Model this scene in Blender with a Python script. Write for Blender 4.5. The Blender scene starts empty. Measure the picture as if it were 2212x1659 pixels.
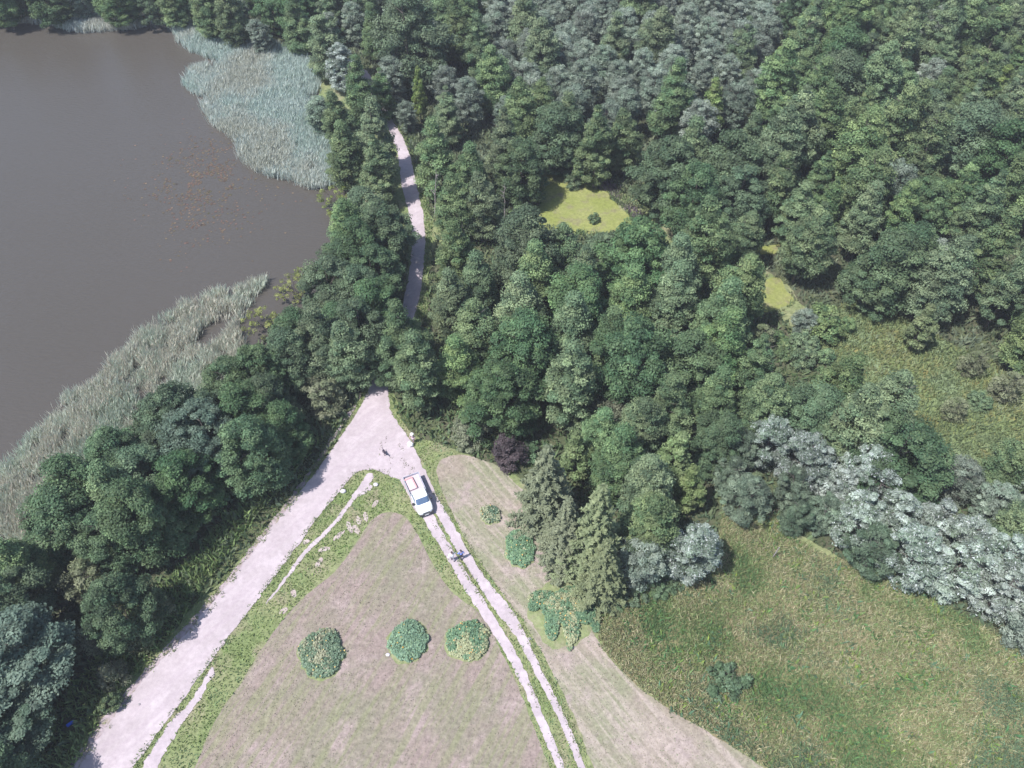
import bpy, bmesh, math, random
import numpy as np
from mathutils import Vector, Matrix

# ------------------------------------------------------------------ camera
scene = bpy.context.scene
H_CAM = 75.0; PITCH = math.radians(50.0); HFOV = math.radians(66.0)
cam_d = bpy.data.cameras.new('camera'); cam = bpy.data.objects.new('camera', cam_d)
scene.collection.objects.link(cam); scene.camera = cam
cam_d.sensor_width = 36.0; cam_d.lens = 18.0/math.tan(HFOV/2)
cam_d.clip_start = 0.5; cam_d.clip_end = 6000
cam.location = (0, 0, H_CAM); cam.rotation_euler = (math.pi/2 - PITCH, 0, 0)

# ------------------------------------------------------------------ world, sun, exposure
SUN_EL = math.radians(60); SUN_AZ = math.radians(-120)     # azimuth from +Y (ahead), negative = left: the sun stands high on the left, a little behind
world = bpy.data.worlds.new('World'); scene.world = world; world.use_nodes = True
wn = world.node_tree.nodes; wl = world.node_tree.links
bg = wn['Background']; sky = wn.new('ShaderNodeTexSky'); sky.sky_type = 'NISHITA'
sky.sun_disc = False; sky.sun_elevation = SUN_EL; sky.sun_rotation = SUN_AZ
wl.new(sky.outputs[0], bg.inputs[0]); bg.inputs[1].default_value = 0.13
sd = bpy.data.lights.new('sun', 'SUN'); sun = bpy.data.objects.new('sun', sd)
scene.collection.objects.link(sun)
sd.energy = 4.4; sd.angle = math.radians(0.55); sd.color = (1.0, 0.965, 0.94)
sv = Vector((math.sin(SUN_AZ)*math.cos(SUN_EL), math.cos(SUN_AZ)*math.cos(SUN_EL), math.sin(SUN_EL)))
sun.rotation_euler = sv.to_track_quat('Z', 'Y').to_euler(); sun.location = (0, 0, 120)
vs = scene.view_settings; vs.view_transform = 'Standard'; vs.look = 'None'; vs.gamma = 1.0
vs.exposure = 0.66
scene.render.resolution_x = 1024; scene.render.resolution_y = 768
scene.cycles.max_bounces = 6; scene.cycles.diffuse_bounces = 3; scene.cycles.glossy_bounces = 2
scene.cycles.transmission_bounces = 3; scene.cycles.transparent_max_bounces = 6

# ------------------------------------------------------------------ helpers
C = scene.collection
SC, SP = math.cos(PITCH), math.sin(PITCH)
FPX = 1106.0/math.tan(HFOV/2)
def G(X, Y, z=0.0):
    """world point at height z seen at photo position (X, Y) measured on a 2212 x 1659 print"""
    a = (X-1106.0)/FPX; b = (Y-829.5)/FPX
    dx, dy, dz = a, SC - b*SP, -SP - b*SC
    t = (z-H_CAM)/dz
    return (dx*t, dy*t)
def proj(x, y, z):
    fy = y*SC - (z-H_CAM)*SP; up = y*SP + (z-H_CAM)*SC
    return (1106.0 + FPX*x/fy, 829.5 - FPX*up/fy)
def GF(X, Y, z=0.0): return G(X/1.302, Y/1.302, z)

def hsh(ix, iy, seed):
    v = np.sin(ix*127.1 + iy*311.7 + seed*74.7)*43758.5453
    return v - np.floor(v)
def vnoise(x, y, scale, seed=0, octaves=3):
    x = np.asarray(x, float)*scale; y = np.asarray(y, float)*scale
    tot = 0; amp = 1; s = 0
    for o in range(octaves):
        ix = np.floor(x); iy = np.floor(y); fx = x-ix; fy = y-iy
        fx = fx*fx*(3-2*fx); fy = fy*fy*(3-2*fy)
        a = hsh(ix, iy, seed+o); b = hsh(ix+1, iy, seed+o); c = hsh(ix, iy+1, seed+o); d = hsh(ix+1, iy+1, seed+o)
        tot = tot + amp*((a*(1-fx)+b*fx)*(1-fy)+(c*(1-fx)+d*fx)*fy); s += amp
        amp *= 0.5; x = x*2.03+11.3; y = y*2.03+5.1
    return tot/s
def inpoly(px, py, poly):
    px = np.asarray(px, float); py = np.asarray(py, float)
    ins = np.zeros(px.shape, bool); n = len(poly); j = n-1
    for i in range(n):
        xi, yi = poly[i]; xj, yj = poly[j]
        if yi != yj:
            c = ((yi > py) != (yj > py)) & (px < (xj-xi)*(py-yi)/(yj-yi)+xi)
            ins ^= c
        j = i
    return ins
def chaikin(p, n=2, closed=True):
    p = [tuple(q) for q in p]
    for _ in range(n):
        r = []
        m = len(p)
        for i in range(m if closed else m-1):
            a = p[i]; b = p[(i+1) % m]
            r.append((a[0]*.75+b[0]*.25, a[1]*.75+b[1]*.25)); r.append((a[0]*.25+b[0]*.75, a[1]*.25+b[1]*.75))
        if not closed: r = [p[0]] + r + [p[-1]]
        p = r
    return p
def resample(p, step, closed=True):
    out = []; m = len(p)
    for i in range(m if closed else m-1):
        a = p[i]; b = p[(i+1) % m]; L = math.hypot(b[0]-a[0], b[1]-a[1]); k = max(1, int(L/step))
        for j in range(k): out.append((a[0]+(b[0]-a[0])*j/k, a[1]+(b[1]-a[1])*j/k))
    if not closed: out.append(p[-1])
    return out
def ragged(p, step=0.18, amp=0.35, scale=0.9, seed=1, smooth=2):
    p = resample(chaikin(p, smooth), step)
    a = np.array(p); n1 = vnoise(a[:, 0], a[:, 1], scale, seed, 4)-.5; n2 = vnoise(a[:, 0], a[:, 1], scale, seed+40, 4)-.5
    a[:, 0] += n1*2*amp; a[:, 1] += n2*2*amp
    return [tuple(q) for q in a]

def tag(o, label=None, cat=None, group=None, kind=None):
    if label: o['label'] = label
    if cat: o['category'] = cat
    if group: o['group'] = group
    if kind: o['kind'] = kind
    return o
def empty(name, loc=(0, 0, 0), rz=0.0):
    o = bpy.data.objects.new(name, None); C.objects.link(o); o.location = loc; o.rotation_euler = (0, 0, rz)
    o.empty_display_size = 0.3
    return o
def link(name, me, mat=None, parent=None):
    o = bpy.data.objects.new(name, me); C.objects.link(o)
    if mat is not None and not me.materials: me.materials.append(mat)
    if parent: o.parent = parent
    return o
def np_mesh(name, V, F, tint=None, smooth=False):
    """V (n,3) array, F (m,k) array, tint (m,3) colour per face"""
    me = bpy.data.meshes.new(name); V = np.asarray(V, np.float32); F = np.asarray(F, np.int32)
    m, k = F.shape
    me.vertices.add(len(V)); me.vertices.foreach_set('co', V.ravel())
    me.loops.add(m*k); me.loops.foreach_set('vertex_index', F.ravel())
    me.polygons.add(m); me.polygons.foreach_set('loop_start', np.arange(0, m*k, k, dtype=np.int32))
    me.update(calc_edges=True)
    me.polygons.foreach_set('use_smooth', np.full(m, smooth))
    if tint is not None:
        at = me.attributes.new('tint', 'FLOAT_COLOR', 'FACE')
        c = np.ones((m, 4), np.float32); c[:, :3] = tint
        at.data.foreach_set('color', c.ravel())
    return me
def sheet(name, poly, z, mat):
    me = bpy.data.meshes.new(name)
    me.from_pydata([(p[0], p[1], z) for p in poly], [], [list(range(len(poly)))])
    me.update()
    if me.polygons[0].normal.z < 0: me.flip_normals()
    bm = bmesh.new(); bm.from_mesh(me); bmesh.ops.triangulate(bm, faces=bm.faces[:], ngon_method='EAR_CLIP'); bm.to_mesh(me); bm.free()
    o = link(name, me, mat); o['kind'] = 'structure'
    return o

# ------------------------------------------------------------------ materials
def new_mat(name):
    m = bpy.data.materials.new(name); m.use_nodes = True
    return m, m.node_tree.nodes, m.node_tree.links, m.node_tree.nodes['Principled BSDF']
def plain(name, col, rough=0.6, metal=0.0, noise=0.06, nscale=8.0, spec=0.5, coat=0.0):
    m, n, l, b = new_mat(name)
    tx = n.new('ShaderNodeTexNoise'); tx.inputs['Scale'].default_value = nscale; tx.inputs['Detail'].default_value = 4
    geo = n.new('ShaderNodeTexCoord'); l.new(geo.outputs['Object'], tx.inputs['Vector'])
    mx = n.new('ShaderNodeMix'); mx.data_type = 'RGBA'
    mx.inputs[6].default_value = (*[max(0, c*(1-noise*2)) for c in col], 1); mx.inputs[7].default_value = (*[min(1, c*(1+noise*2)) for c in col], 1)
    l.new(tx.outputs[0], mx.inputs[0]); l.new(mx.outputs[2], b.inputs['Base Color'])
    b.inputs['Roughness'].default_value = rough; b.inputs['Metallic'].default_value = metal
    b.inputs['Specular IOR Level'].default_value = spec
    if coat: b.inputs['Coat Weight'].default_value = coat
    return m
def ground_mat(name, cols, scales, fine=0.35, streak=None, bump=0.3, warp=0.0, rough=0.95):
    """cols: 3 colours mixed by two large noises; fine: strength of small mottling; streak=(angle, across, along, colour, amount)"""
    m, n, l, b = new_mat(name)
    tc = n.new('ShaderNodeTexCoord')
    def noise(s, d=5, off=0.0, vec=None, rgh=0.6):
        t = n.new('ShaderNodeTexNoise'); t.inputs['Scale'].default_value = s; t.inputs['Detail'].default_value = d
        t.inputs['Roughness'].default_value = rgh
        mp = n.new('ShaderNodeMapping'); mp.inputs['Location'].default_value = (off, off*1.7, 0)
        l.new(vec or tc.outputs['Object'], mp.inputs[0]); l.new(mp.outputs[0], t.inputs['Vector']); return t.outputs[0]
    def ramp(src, a, c):
        r = n.new('ShaderNodeMapRange'); r.inputs[1].default_value = a; r.inputs[2].default_value = c; r.interpolation_type = 'SMOOTHSTEP'
        l.new(src, r.inputs[0]); return r.outputs[0]
    def mix(f, a, c, mode='MIX'):
        x = n.new('ShaderNodeMix'); x.data_type = 'RGBA'; x.blend_type = mode
        if isinstance(f, float): x.inputs[0].default_value = f
        else: l.new(f, x.inputs[0])
        for k, v in ((6, a), (7, c)):
            if isinstance(v, tuple): x.inputs[k].default_value = (*v, 1)
            else: l.new(v, x.inputs[k])
        return x.outputs[2]
    c = mix(ramp(noise(scales[0], 6, 3.1), .38, .62), cols[0], cols[1])
    c = mix(ramp(noise(scales[1], 6, 17.7), .48, .68), c, cols[2])
    if streak:
        ang, ac, al, scol, amt = streak
        mp = n.new('ShaderNodeMapping'); mp.inputs['Rotation'].default_value = (0, 0, -ang); 
        l.new(tc.outputs['Object'], mp.inputs[0])
        mp2 = n.new('ShaderNodeMapping'); mp2.inputs['Scale'].default_value = (al, ac, 1); l.new(mp.outputs[0], mp2.inputs[0])
        s = noise(1.0, 4, 5.5, mp2.outputs[0])
        mm = n.new('ShaderNodeMath'); mm.operation = 'MULTIPLY'; mm.inputs[1].default_value = amt; l.new(ramp(s, .45, .62), mm.inputs[0])
        c = mix(mm.outputs[0], c, scol)
    f1 = noise(2.2, 6, 2.2, None, .75)
    lo, hi = 1-fine, 1+fine
    r = n.new('ShaderNodeMapRange'); r.inputs[1].default_value = .3; r.inputs[2].default_value = .7; r.inputs[3].default_value = lo; r.inputs[4].default_value = hi
    l.new(f1, r.inputs[0])
    g = n.new('ShaderNodeCombineColor')
    for i in range(3): l.new(r.outputs[0], g.inputs[i])
    c = mix(1.0, c, g.outputs[0], 'MULTIPLY')
    l.new(c, b.inputs['Base Color']); b.inputs['Roughness'].default_value = rough; b.inputs['Specular IOR Level'].default_value = 0.15
    bp = n.new('ShaderNodeBump'); bp.inputs['Strength'].default_value = bump; bp.inputs['Distance'].default_value = 0.15
    l.new(noise(3.5, 6, 9, None, .7), bp.inputs['Height']); l.new(bp.outputs[0], b.inputs['Normal'])
    return m
def leaf_mat(name, transl=0.25, rough=0.6, vary=0.18, spec=0.25):
    """colour comes from the leaf's own tint, shifted a little from plant to plant"""
    m, n, l, b = new_mat(name)
    at = n.new('ShaderNodeAttribute'); at.attribute_name = 'tint'
    oi = n.new('ShaderNodeObjectInfo')
    hs = n.new('ShaderNodeHueSaturation')
    def mr(src, a, c):
        r = n.new('ShaderNodeMapRange'); r.inputs[3].default_value = a; r.inputs[4].default_value = c; l.new(src, r.inputs[0]); return r.outputs[0]
    l.new(mr(oi.outputs['Random'], 0.49, 0.52), hs.inputs['Hue'])
    m2 = n.new('ShaderNodeMath'); m2.operation = 'MULTIPLY'; m2.inputs[1].default_value = 7.31; l.new(oi.outputs['Random'], m2.inputs[0])
    fr = n.new('ShaderNodeMath'); fr.operation = 'FRACT'; l.new(m2.outputs[0], fr.inputs[0])
    l.new(mr(fr.outputs[0], 1-vary, 1+vary), hs.inputs['Value'])
    m3 = n.new('ShaderNodeMath'); m3.operation = 'MULTIPLY'; m3.inputs[1].default_value = 23.7; l.new(oi.outputs['Random'], m3.inputs[0])
    fr3 = n.new('ShaderNodeMath'); fr3.operation = 'FRACT'; l.new(m3.outputs[0], fr3.inputs[0])
    l.new(mr(fr3.outputs[0], .8, 1.12), hs.inputs['Saturation'])
    l.new(at.outputs['Color'], hs.inputs['Color'])
    l.new(hs.outputs[0], b.inputs['Base Color']); b.inputs['Roughness'].default_value = rough; b.inputs['Specular IOR Level'].default_value = spec
    if transl:
        tr = n.new('ShaderNodeBsdfTranslucent'); l.new(hs.outputs[0], tr.inputs[0])
        mx = n.new('ShaderNodeMixShader'); mx.inputs[0].default_value = transl
        out = n['Material Output']; l.new(b.outputs[0], mx.inputs[1]); l.new(tr.outputs[0], mx.inputs[2]); l.new(mx.outputs[0], out.inputs[0])
    return m

M = {}
M['leaf'] = leaf_mat('leaves', .3)
M['reed'] = leaf_mat('reeds', 0.2, 0.6, 0.0)
M['grass'] = leaf_mat('grass_blades', 0.2, 0.7, 0.0)
M['bark'] = plain('bark', (.11, .095, .085), .9, 0, .2, 3)
M['pale_bark'] = plain('pale_bark', (.30, .27, .27), .9, 0, .2, 3)
M['ground'] = ground_mat('grassy_ground', [(.15, .19, .08), (.20, .22, .11), (.23, .215, .14)], (.16, .33), .4)
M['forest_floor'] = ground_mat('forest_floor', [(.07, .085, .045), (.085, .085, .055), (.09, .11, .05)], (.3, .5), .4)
M['mown'] = ground_mat('mown_grass', [(.240, .190, .172), (.200, .185, .138), (.285, .228, .214)], (.13, .27), .34, (math.radians(62), 1.2, .10, (.19, .20, .11), .6))
M['mown_pale'] = ground_mat('mown_grass_strip', [(.255, .218, .178), (.208, .212, .138), (.300, .245, .228)], (.14, .27), .3, (math.radians(-52), 1.1, .09, (.36, .30, .27), .6))
M['meadow'] = ground_mat('meadow_soil', [(.15, .15, .075), (.20, .17, .10), (.12, .13, .06)], (.15, .3), .35)
M['marsh'] = ground_mat('marsh_grass', [(.15, .19, .075), (.17, .22, .12), (.20, .18, .07)], (.2, .35), .35)
M['gravel'] = ground_mat('gravel', [(.415, .360, .380), (.365, .315, .33), (.445, .388, .41)], (.25, .5), .12, (math.radians(50), 1.6, .12, (.37, .31, .34), .45), .12)
M['track'] = ground_mat('bare_track', [(.42, .36, .385), (.36, .31, .33), (.46, .40, .425)], (.3, .6), .12, None, .15)
M['ring'] = ground_mat('fresh_grass', [(.19, .22, .105), (.22, .225, .13), (.16, .20, .085)], (.8, 1.4), .3)
M['shoulder'] = ground_mat('road_shoulder', [(.30, .245, .255), (.36, .30, .32), (.22, .20, .14)], (.7, 1.2), .3)
M['soil'] = ground_mat('bare_soil', [(.36, .30, .28), (.42, .36, .35), (.27, .25, .17)], (.6, 1.0), .25)
M['duckweed'] = ground_mat('duckweed', [(.195, .22, .065), (.23, .245, .09), (.20, .19, .10)], (.16, .5), .28, None, .1)
m, n, l, b = new_mat('lake_water'); M['water'] = m
tc = n.new('ShaderNodeTexCoord')
nz = n.new('ShaderNodeTexNoise'); nz.inputs['Scale'].default_value = .03; nz.inputs['Detail'].default_value = 3; l.new(tc.outputs['Object'], nz.inputs[0])
mx = n.new('ShaderNodeMix'); mx.data_type = 'RGBA'; mx.inputs[6].default_value = (.066, .059, .048, 1); mx.inputs[7].default_value = (.076, .069, .062, 1)
l.new(nz.outputs[0], mx.inputs[0]); l.new(mx.outputs[2], b.inputs['Base Color'])
b.inputs['Roughness'].default_value = .22; b.inputs['IOR'].default_value = 1.33
mp = n.new('ShaderNodeMapping'); mp.inputs['Rotation'].default_value = (0, 0, math.radians(20)); mp.inputs['Scale'].default_value = (1.0, 2.6, 1)
l.new(tc.outputs['Object'], mp.inputs[0])
w = n.new('ShaderNodeTexNoise'); w.inputs['Scale'].default_value = 1.1; w.inputs['Detail'].default_value = 4; l.new(mp.outputs[0], w.inputs[0])
bp = n.new('ShaderNodeBump'); bp.inputs['Strength'].default_value = .8; bp.inputs['Distance'].default_value = .10
l.new(w.outputs[0], bp.inputs['Height']); l.new(bp.outputs[0], b.inputs['Normal'])

# ------------------------------------------------------------------ outlines, read off the photo as ground points
def GP(pts, z=0.0): return [G(x, y, z) for x, y in pts]
LAKE = GP([(-1400, -10), (-300, 5), (-60, 8), (100, 12), (200, 25), (320, 30), (400, 40), (470, 68), (560, 88), (650, 105), (680, 150), (700, 260), (730, 350), (765, 420), (775, 480), (745, 560), (690, 650), (600, 750),
           (500, 860), (400, 930), (300, 990), (220, 1050), (150, 1150), (70, 1240), (-60, 1300), (-400, 1500), (-1800, 1900), (-2600, 600)])
ROAD = GP([(770, 150), (800, 200), (824, 250), (846, 292), (862, 340), (866, 400), (884, 460), (892, 520), (886, 580), (874, 640), (862, 690), (842, 740), (822, 790), (800, 832), (785, 868), (752, 920), (715, 975), (652, 1060), (585, 1140), (525, 1215), (440, 1320), (350, 1420), (305, 1465), (235, 1550), (165, 1650), (60, 1790), (-60, 1950),
           (120, 1950), (205, 1770), (285, 1660), (350, 1573), (415, 1487), (500, 1367), (575, 1270), (645, 1175), (685, 1120), (735, 1060), (752, 1040), (765, 1020), (800, 1012), (838, 1026), (862, 1036), (873, 1052), (886, 1080), (902, 1114), (955, 1110), (942, 1070), (930, 1040), (912, 1003), (896, 968), (880, 943), (862, 918), (845, 895), (838, 850), (842, 810), (862, 760), (888, 700), (908, 650), (915, 580), (920, 520), (914, 460), (900, 400), (888, 340), (872, 300), (850, 262), (825, 215), (795, 150)])
def ribbon(pts, widths, z=0.0):
    p = [G(*q) for q in pts]; n_ = len(p); L = []; R = []
    for i in range(n_):
        a = p[max(0, i-1)]; b_ = p[min(n_-1, i+1)]; dx, dy = b_[0]-a[0], b_[1]-a[1]; d = math.hypot(dx, dy)
        w_ = widths[i]/2 if isinstance(widths, (list, tuple)) else widths/2
        L.append((p[i][0]-dy/d*w_, p[i][1]+dx/d*w_)); R.append((p[i][0]+dy/d*w_, p[i][1]-dx/d*w_))
    return L + R[::-1]
RUT_R = ribbon([(936, 1080), (952, 1106), (980, 1155), (1006, 1202), (1042, 1258), (1090, 1322), (1108, 1342), (1138, 1398), (1171, 1468), (1211, 1545), (1236, 1605), (1258, 1660), (1300, 1800)], [1.2, 1.1, 1.05, 1.0, 1.05, 1.5, 1.2, .75, .72, .72, .65, .65, .7])
RUT_L = ribbon([(918, 1100), (930, 1126), (952, 1165), (981, 1212), (1006, 1256), (1040, 1308), (1072, 1360), (1106, 1415), (1136, 1475), (1166, 1550), (1192, 1610), (1212, 1660), (1255, 1800)], [1.2, 1.15, 1.05, 1.05, 1.1, 1.05, 1.0, .95, .85, .8, .75, .7, .7])
PATH = ribbon([(800, 1022), (792, 1044), (765, 1072), (740, 1110), (700, 1155), (660, 1192), (635, 1226), (605, 1266), (575, 1306)], [1.0, .9, .5, .4, .5, .45, .4, .3, .12])
PATH2 = ribbon([(803, 1048), (790, 1058), (772, 1072)], [.7, .8, .2])
SAND = ribbon([(462, 1440), (432, 1500), (393, 1548), (362, 1590), (335, 1635), (290, 1740)], [.5, .7, .9, 1.2, 1.5, 1.7])
MOWN = GP([(850, 1106), (825, 1108), (800, 1124), (765, 1180), (725, 1237), (665, 1282), (620, 1327), (575, 1387), (520, 1477), (465, 1552), (430, 1632), (380, 1760), (1240, 1800), (1205, 1700), (1180, 1645), (1150, 1562), (1120, 1482), (1092, 1425), (1062, 1362), (1032, 1318), (980, 1285), (950, 1245), (920, 1190), (900, 1150), (877, 1116)])
MSTRIP = GP([(940, 1010), (955, 990), (995, 980), (1040, 992), (1085, 1010), (1110, 1045), (1145, 1070), (1171, 1105), (1198, 1155), (1204, 1200), (1222, 1235), (1240, 1280), (1290, 1390), (1340, 1448), (1386, 1490), (1456, 1540), (1546, 1590), (1606, 1630), (1655, 1662), (1760, 1760), (1330, 1800), (1284, 1662), (1250, 1570), (1210, 1482), (1168, 1402), (1128, 1335), (1075, 1270), (1035, 1212), (1003, 1160), (968, 1090), (948, 1045)])
MEADOW = GP([(1290, 1392), (1296, 1330), (1262, 1278), (1320, 1270), (1406, 1250), (1500, 1232), (1550, 1180), (1560, 1090), (1660, 1090), (1700, 1150), (1760, 1190), (1840, 1220), (1960, 1250), (2020, 1300), (2120, 1350), (2230, 1430), (2450, 1560), (2450, 1800), (1780, 1800), (1650, 1655), (1606, 1630), (1546, 1590), (1456, 1540), (1386, 1490), (1340, 1448)])
MARSH = GP([(1760, 680), (1848, 650), (1918, 665), (1988, 710), (2055, 745), (2117, 765), (2230, 850), (2400, 960), (2400, 1060), (2212, 1010), (2075, 1010), (2010, 950), (1950, 900), (1880, 850), (1820, 810), (1770, 750)])
POND1 = GP([(1150, 372), (1204, 376), (1249, 389), (1284, 408), (1318, 415), (1316, 427), (1337, 443), (1358, 463), (1369, 481), (1412, 508), (1390, 520), (1320, 508), (1249, 500), (1180, 500), (1145, 478), (1172, 429), (1160, 394)])
POND2 = GP([(1655, 600), (1686, 600), (1699, 626), (1718, 650), (1689, 668), (1640, 680), (1600, 640)])
POND3 = GP([(1610, 530), (1650, 533), (1700, 522), (1722, 530), (1700, 545), (1640, 552), (1600, 560)])
WOOD_FLOOR = {
 'lakeside': GP([(560, 745), (700, 640), (770, 520), (800, 440), (860, 440), (885, 560), (868, 680), (810, 800), (700, 1000), (620, 1080), (530, 1190), (470, 1260), (330, 1400), (210, 1530), (90, 1720), (-400, 2000), (-400, 1500), (60, 1270), (180, 1150), (320, 1010), (480, 900)]),
 'upper': GP([(-1500, -300), (2900, -400), (3000, 780), (2240, 860), (2120, 790), (2040, 770), (1960, 700), (1880, 680), (1760, 690), (1690, 600), (1480, 500), (1380, 440), (1300, 385), (1140, 370), (1130, 470), (1000, 500), (930, 480), (915, 390), (880, 320), (830, 220), (770, 120), (600, 80), (420, 32), (200, 16), (-1400, -16)]),
 'middle': GP([(940, 500), (1150, 500), (1400, 520), (1600, 560), (1680, 680), (1760, 740), (1950, 830), (2040, 960), (2250, 1010), (2350, 1400), (2200, 1420), (2000, 1290), (1840, 1220), (1680, 1130), (1590, 1120), (1540, 1230), (1380, 1280), (1270, 1270), (1200, 1140), (1120, 1030), (960, 960), (890, 930), (850, 880), (850, 800), (920, 690)]),
}
def in_wood(x, y): 
    r = np.zeros(np.shape(x), bool)
    for p in WOOD_FLOOR.values(): r |= inpoly(x, y, p)
    return r

# ------------------------------------------------------------------ ground with the lake basin pressed into it
def build_ground():
    xs = np.concatenate([[-3000, -1200, -500, -260], np.arange(-180, 181, 1.5), [260, 500, 1200, 3000]])
    ys = np.concatenate([[-1500, -400, -60], np.arange(0, 261, 1.5), [320, 500, 1200, 4000]])
    X, Y = np.meshgrid(xs, ys); x = X.ravel(); y = Y.ravel()
    lk = chaikin(LAKE, 2); ins = inpoly(x, y, lk)
    a = np.array(resample(lk, 2.0)); d = np.full(x.shape, 1e9)
    idx = np.where(ins | ((abs(x) < 190) & (y < 265) & (y > -5)))[0]
    for i in range(0, len(idx), 2000):
        j = idx[i:i+2000]; d[j] = np.sqrt(((x[j, None]-a[None, :, 0])**2+(y[j, None]-a[None, :, 1])**2).min(1))
    z = np.where(ins, -np.minimum(1.6, .15+d*.35), 0.0)
    nx = len(xs); ny = len(ys)
    I, J = np.meshgrid(np.arange(nx-1), np.arange(ny-1)); v0 = (J*nx+I).ravel()
    F = np.stack([v0, v0+1, v0+nx+1, v0+nx], 1)
    me = np_mesh('ground', np.stack([x, y, z], 1), F, smooth=True)
    o = link('ground', me, M['ground']); o['kind'] = 'structure'
build_ground()
# water lies a little lower than the bank
me = bpy.data.meshes.new('lake'); lk = resample(chaikin(LAKE, 2), 3.0)
cx = sum(p[0] for p in lk)/len(lk)
o = sheet('lake', [(p[0], p[1]) for p in lk], -0.10, M['water'])
Z = 0.008
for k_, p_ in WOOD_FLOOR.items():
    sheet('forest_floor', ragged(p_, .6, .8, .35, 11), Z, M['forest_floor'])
sheet('meadow', ragged(MEADOW, .3, .5, .8, 3), Z*2, M['meadow'])
sheet('marsh_meadow', ragged(MARSH, .3, .6, .6, 4), Z*2, M['marsh'])
sheet('mown_field', ragged(MOWN, .15, .14, 1.2, 5), Z*2, M['mown'])
sheet('mown_strip', ragged(MSTRIP, .15, .16, 1.2, 6), Z*3, M['mown_pale'])
sheet('duckweed_pond', ragged(POND1, .3, .5, .6, 7), Z*4, M['duckweed'])
sheet('duckweed_pond', ragged(POND2, .3, .4, .6, 8), Z*4, M['duckweed'])
sheet('duckweed_pond', ragged(POND3, .3, .4, .6, 9), Z*4, M['duckweed'])
sheet('footpath', ragged(PATH, .08, .16, 2.2, 13, 1), Z*4, M['track'])
sheet('footpath', ragged(PATH2, .08, .16, 2.2, 14, 1), Z*5, M['track'])
sheet('sandy_strip', ragged(SAND, .1, .34, 1.3, 15, 1), Z*4, M['track'])
sheet('gravel_road', ragged(ROAD, .10, .22, 1.1, 16), Z*5, M['gravel'])
SHO = ribbon([(782, 850), (750, 900), (712, 958), (655, 1044), (588, 1132), (530, 1206), (445, 1312), (355, 1412), (310, 1457), (240, 1542), (170, 1642), (80, 1770)], [.3, .45, .5, .4, .5, .45, .6, .7, .6, .75, .8, .8])
sheet('road_shoulder', ragged(SHO, .08, .26, 1.5, 19, 1), Z*6, M['shoulder'])
sheet('dirt_track', ragged(RUT_R, .08, .16, 1.7, 17, 1), Z*6, M['track'])
sheet('dirt_track', ragged(RUT_L, .08, .16, 1.7, 18, 1), Z*6, M['track'])

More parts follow.
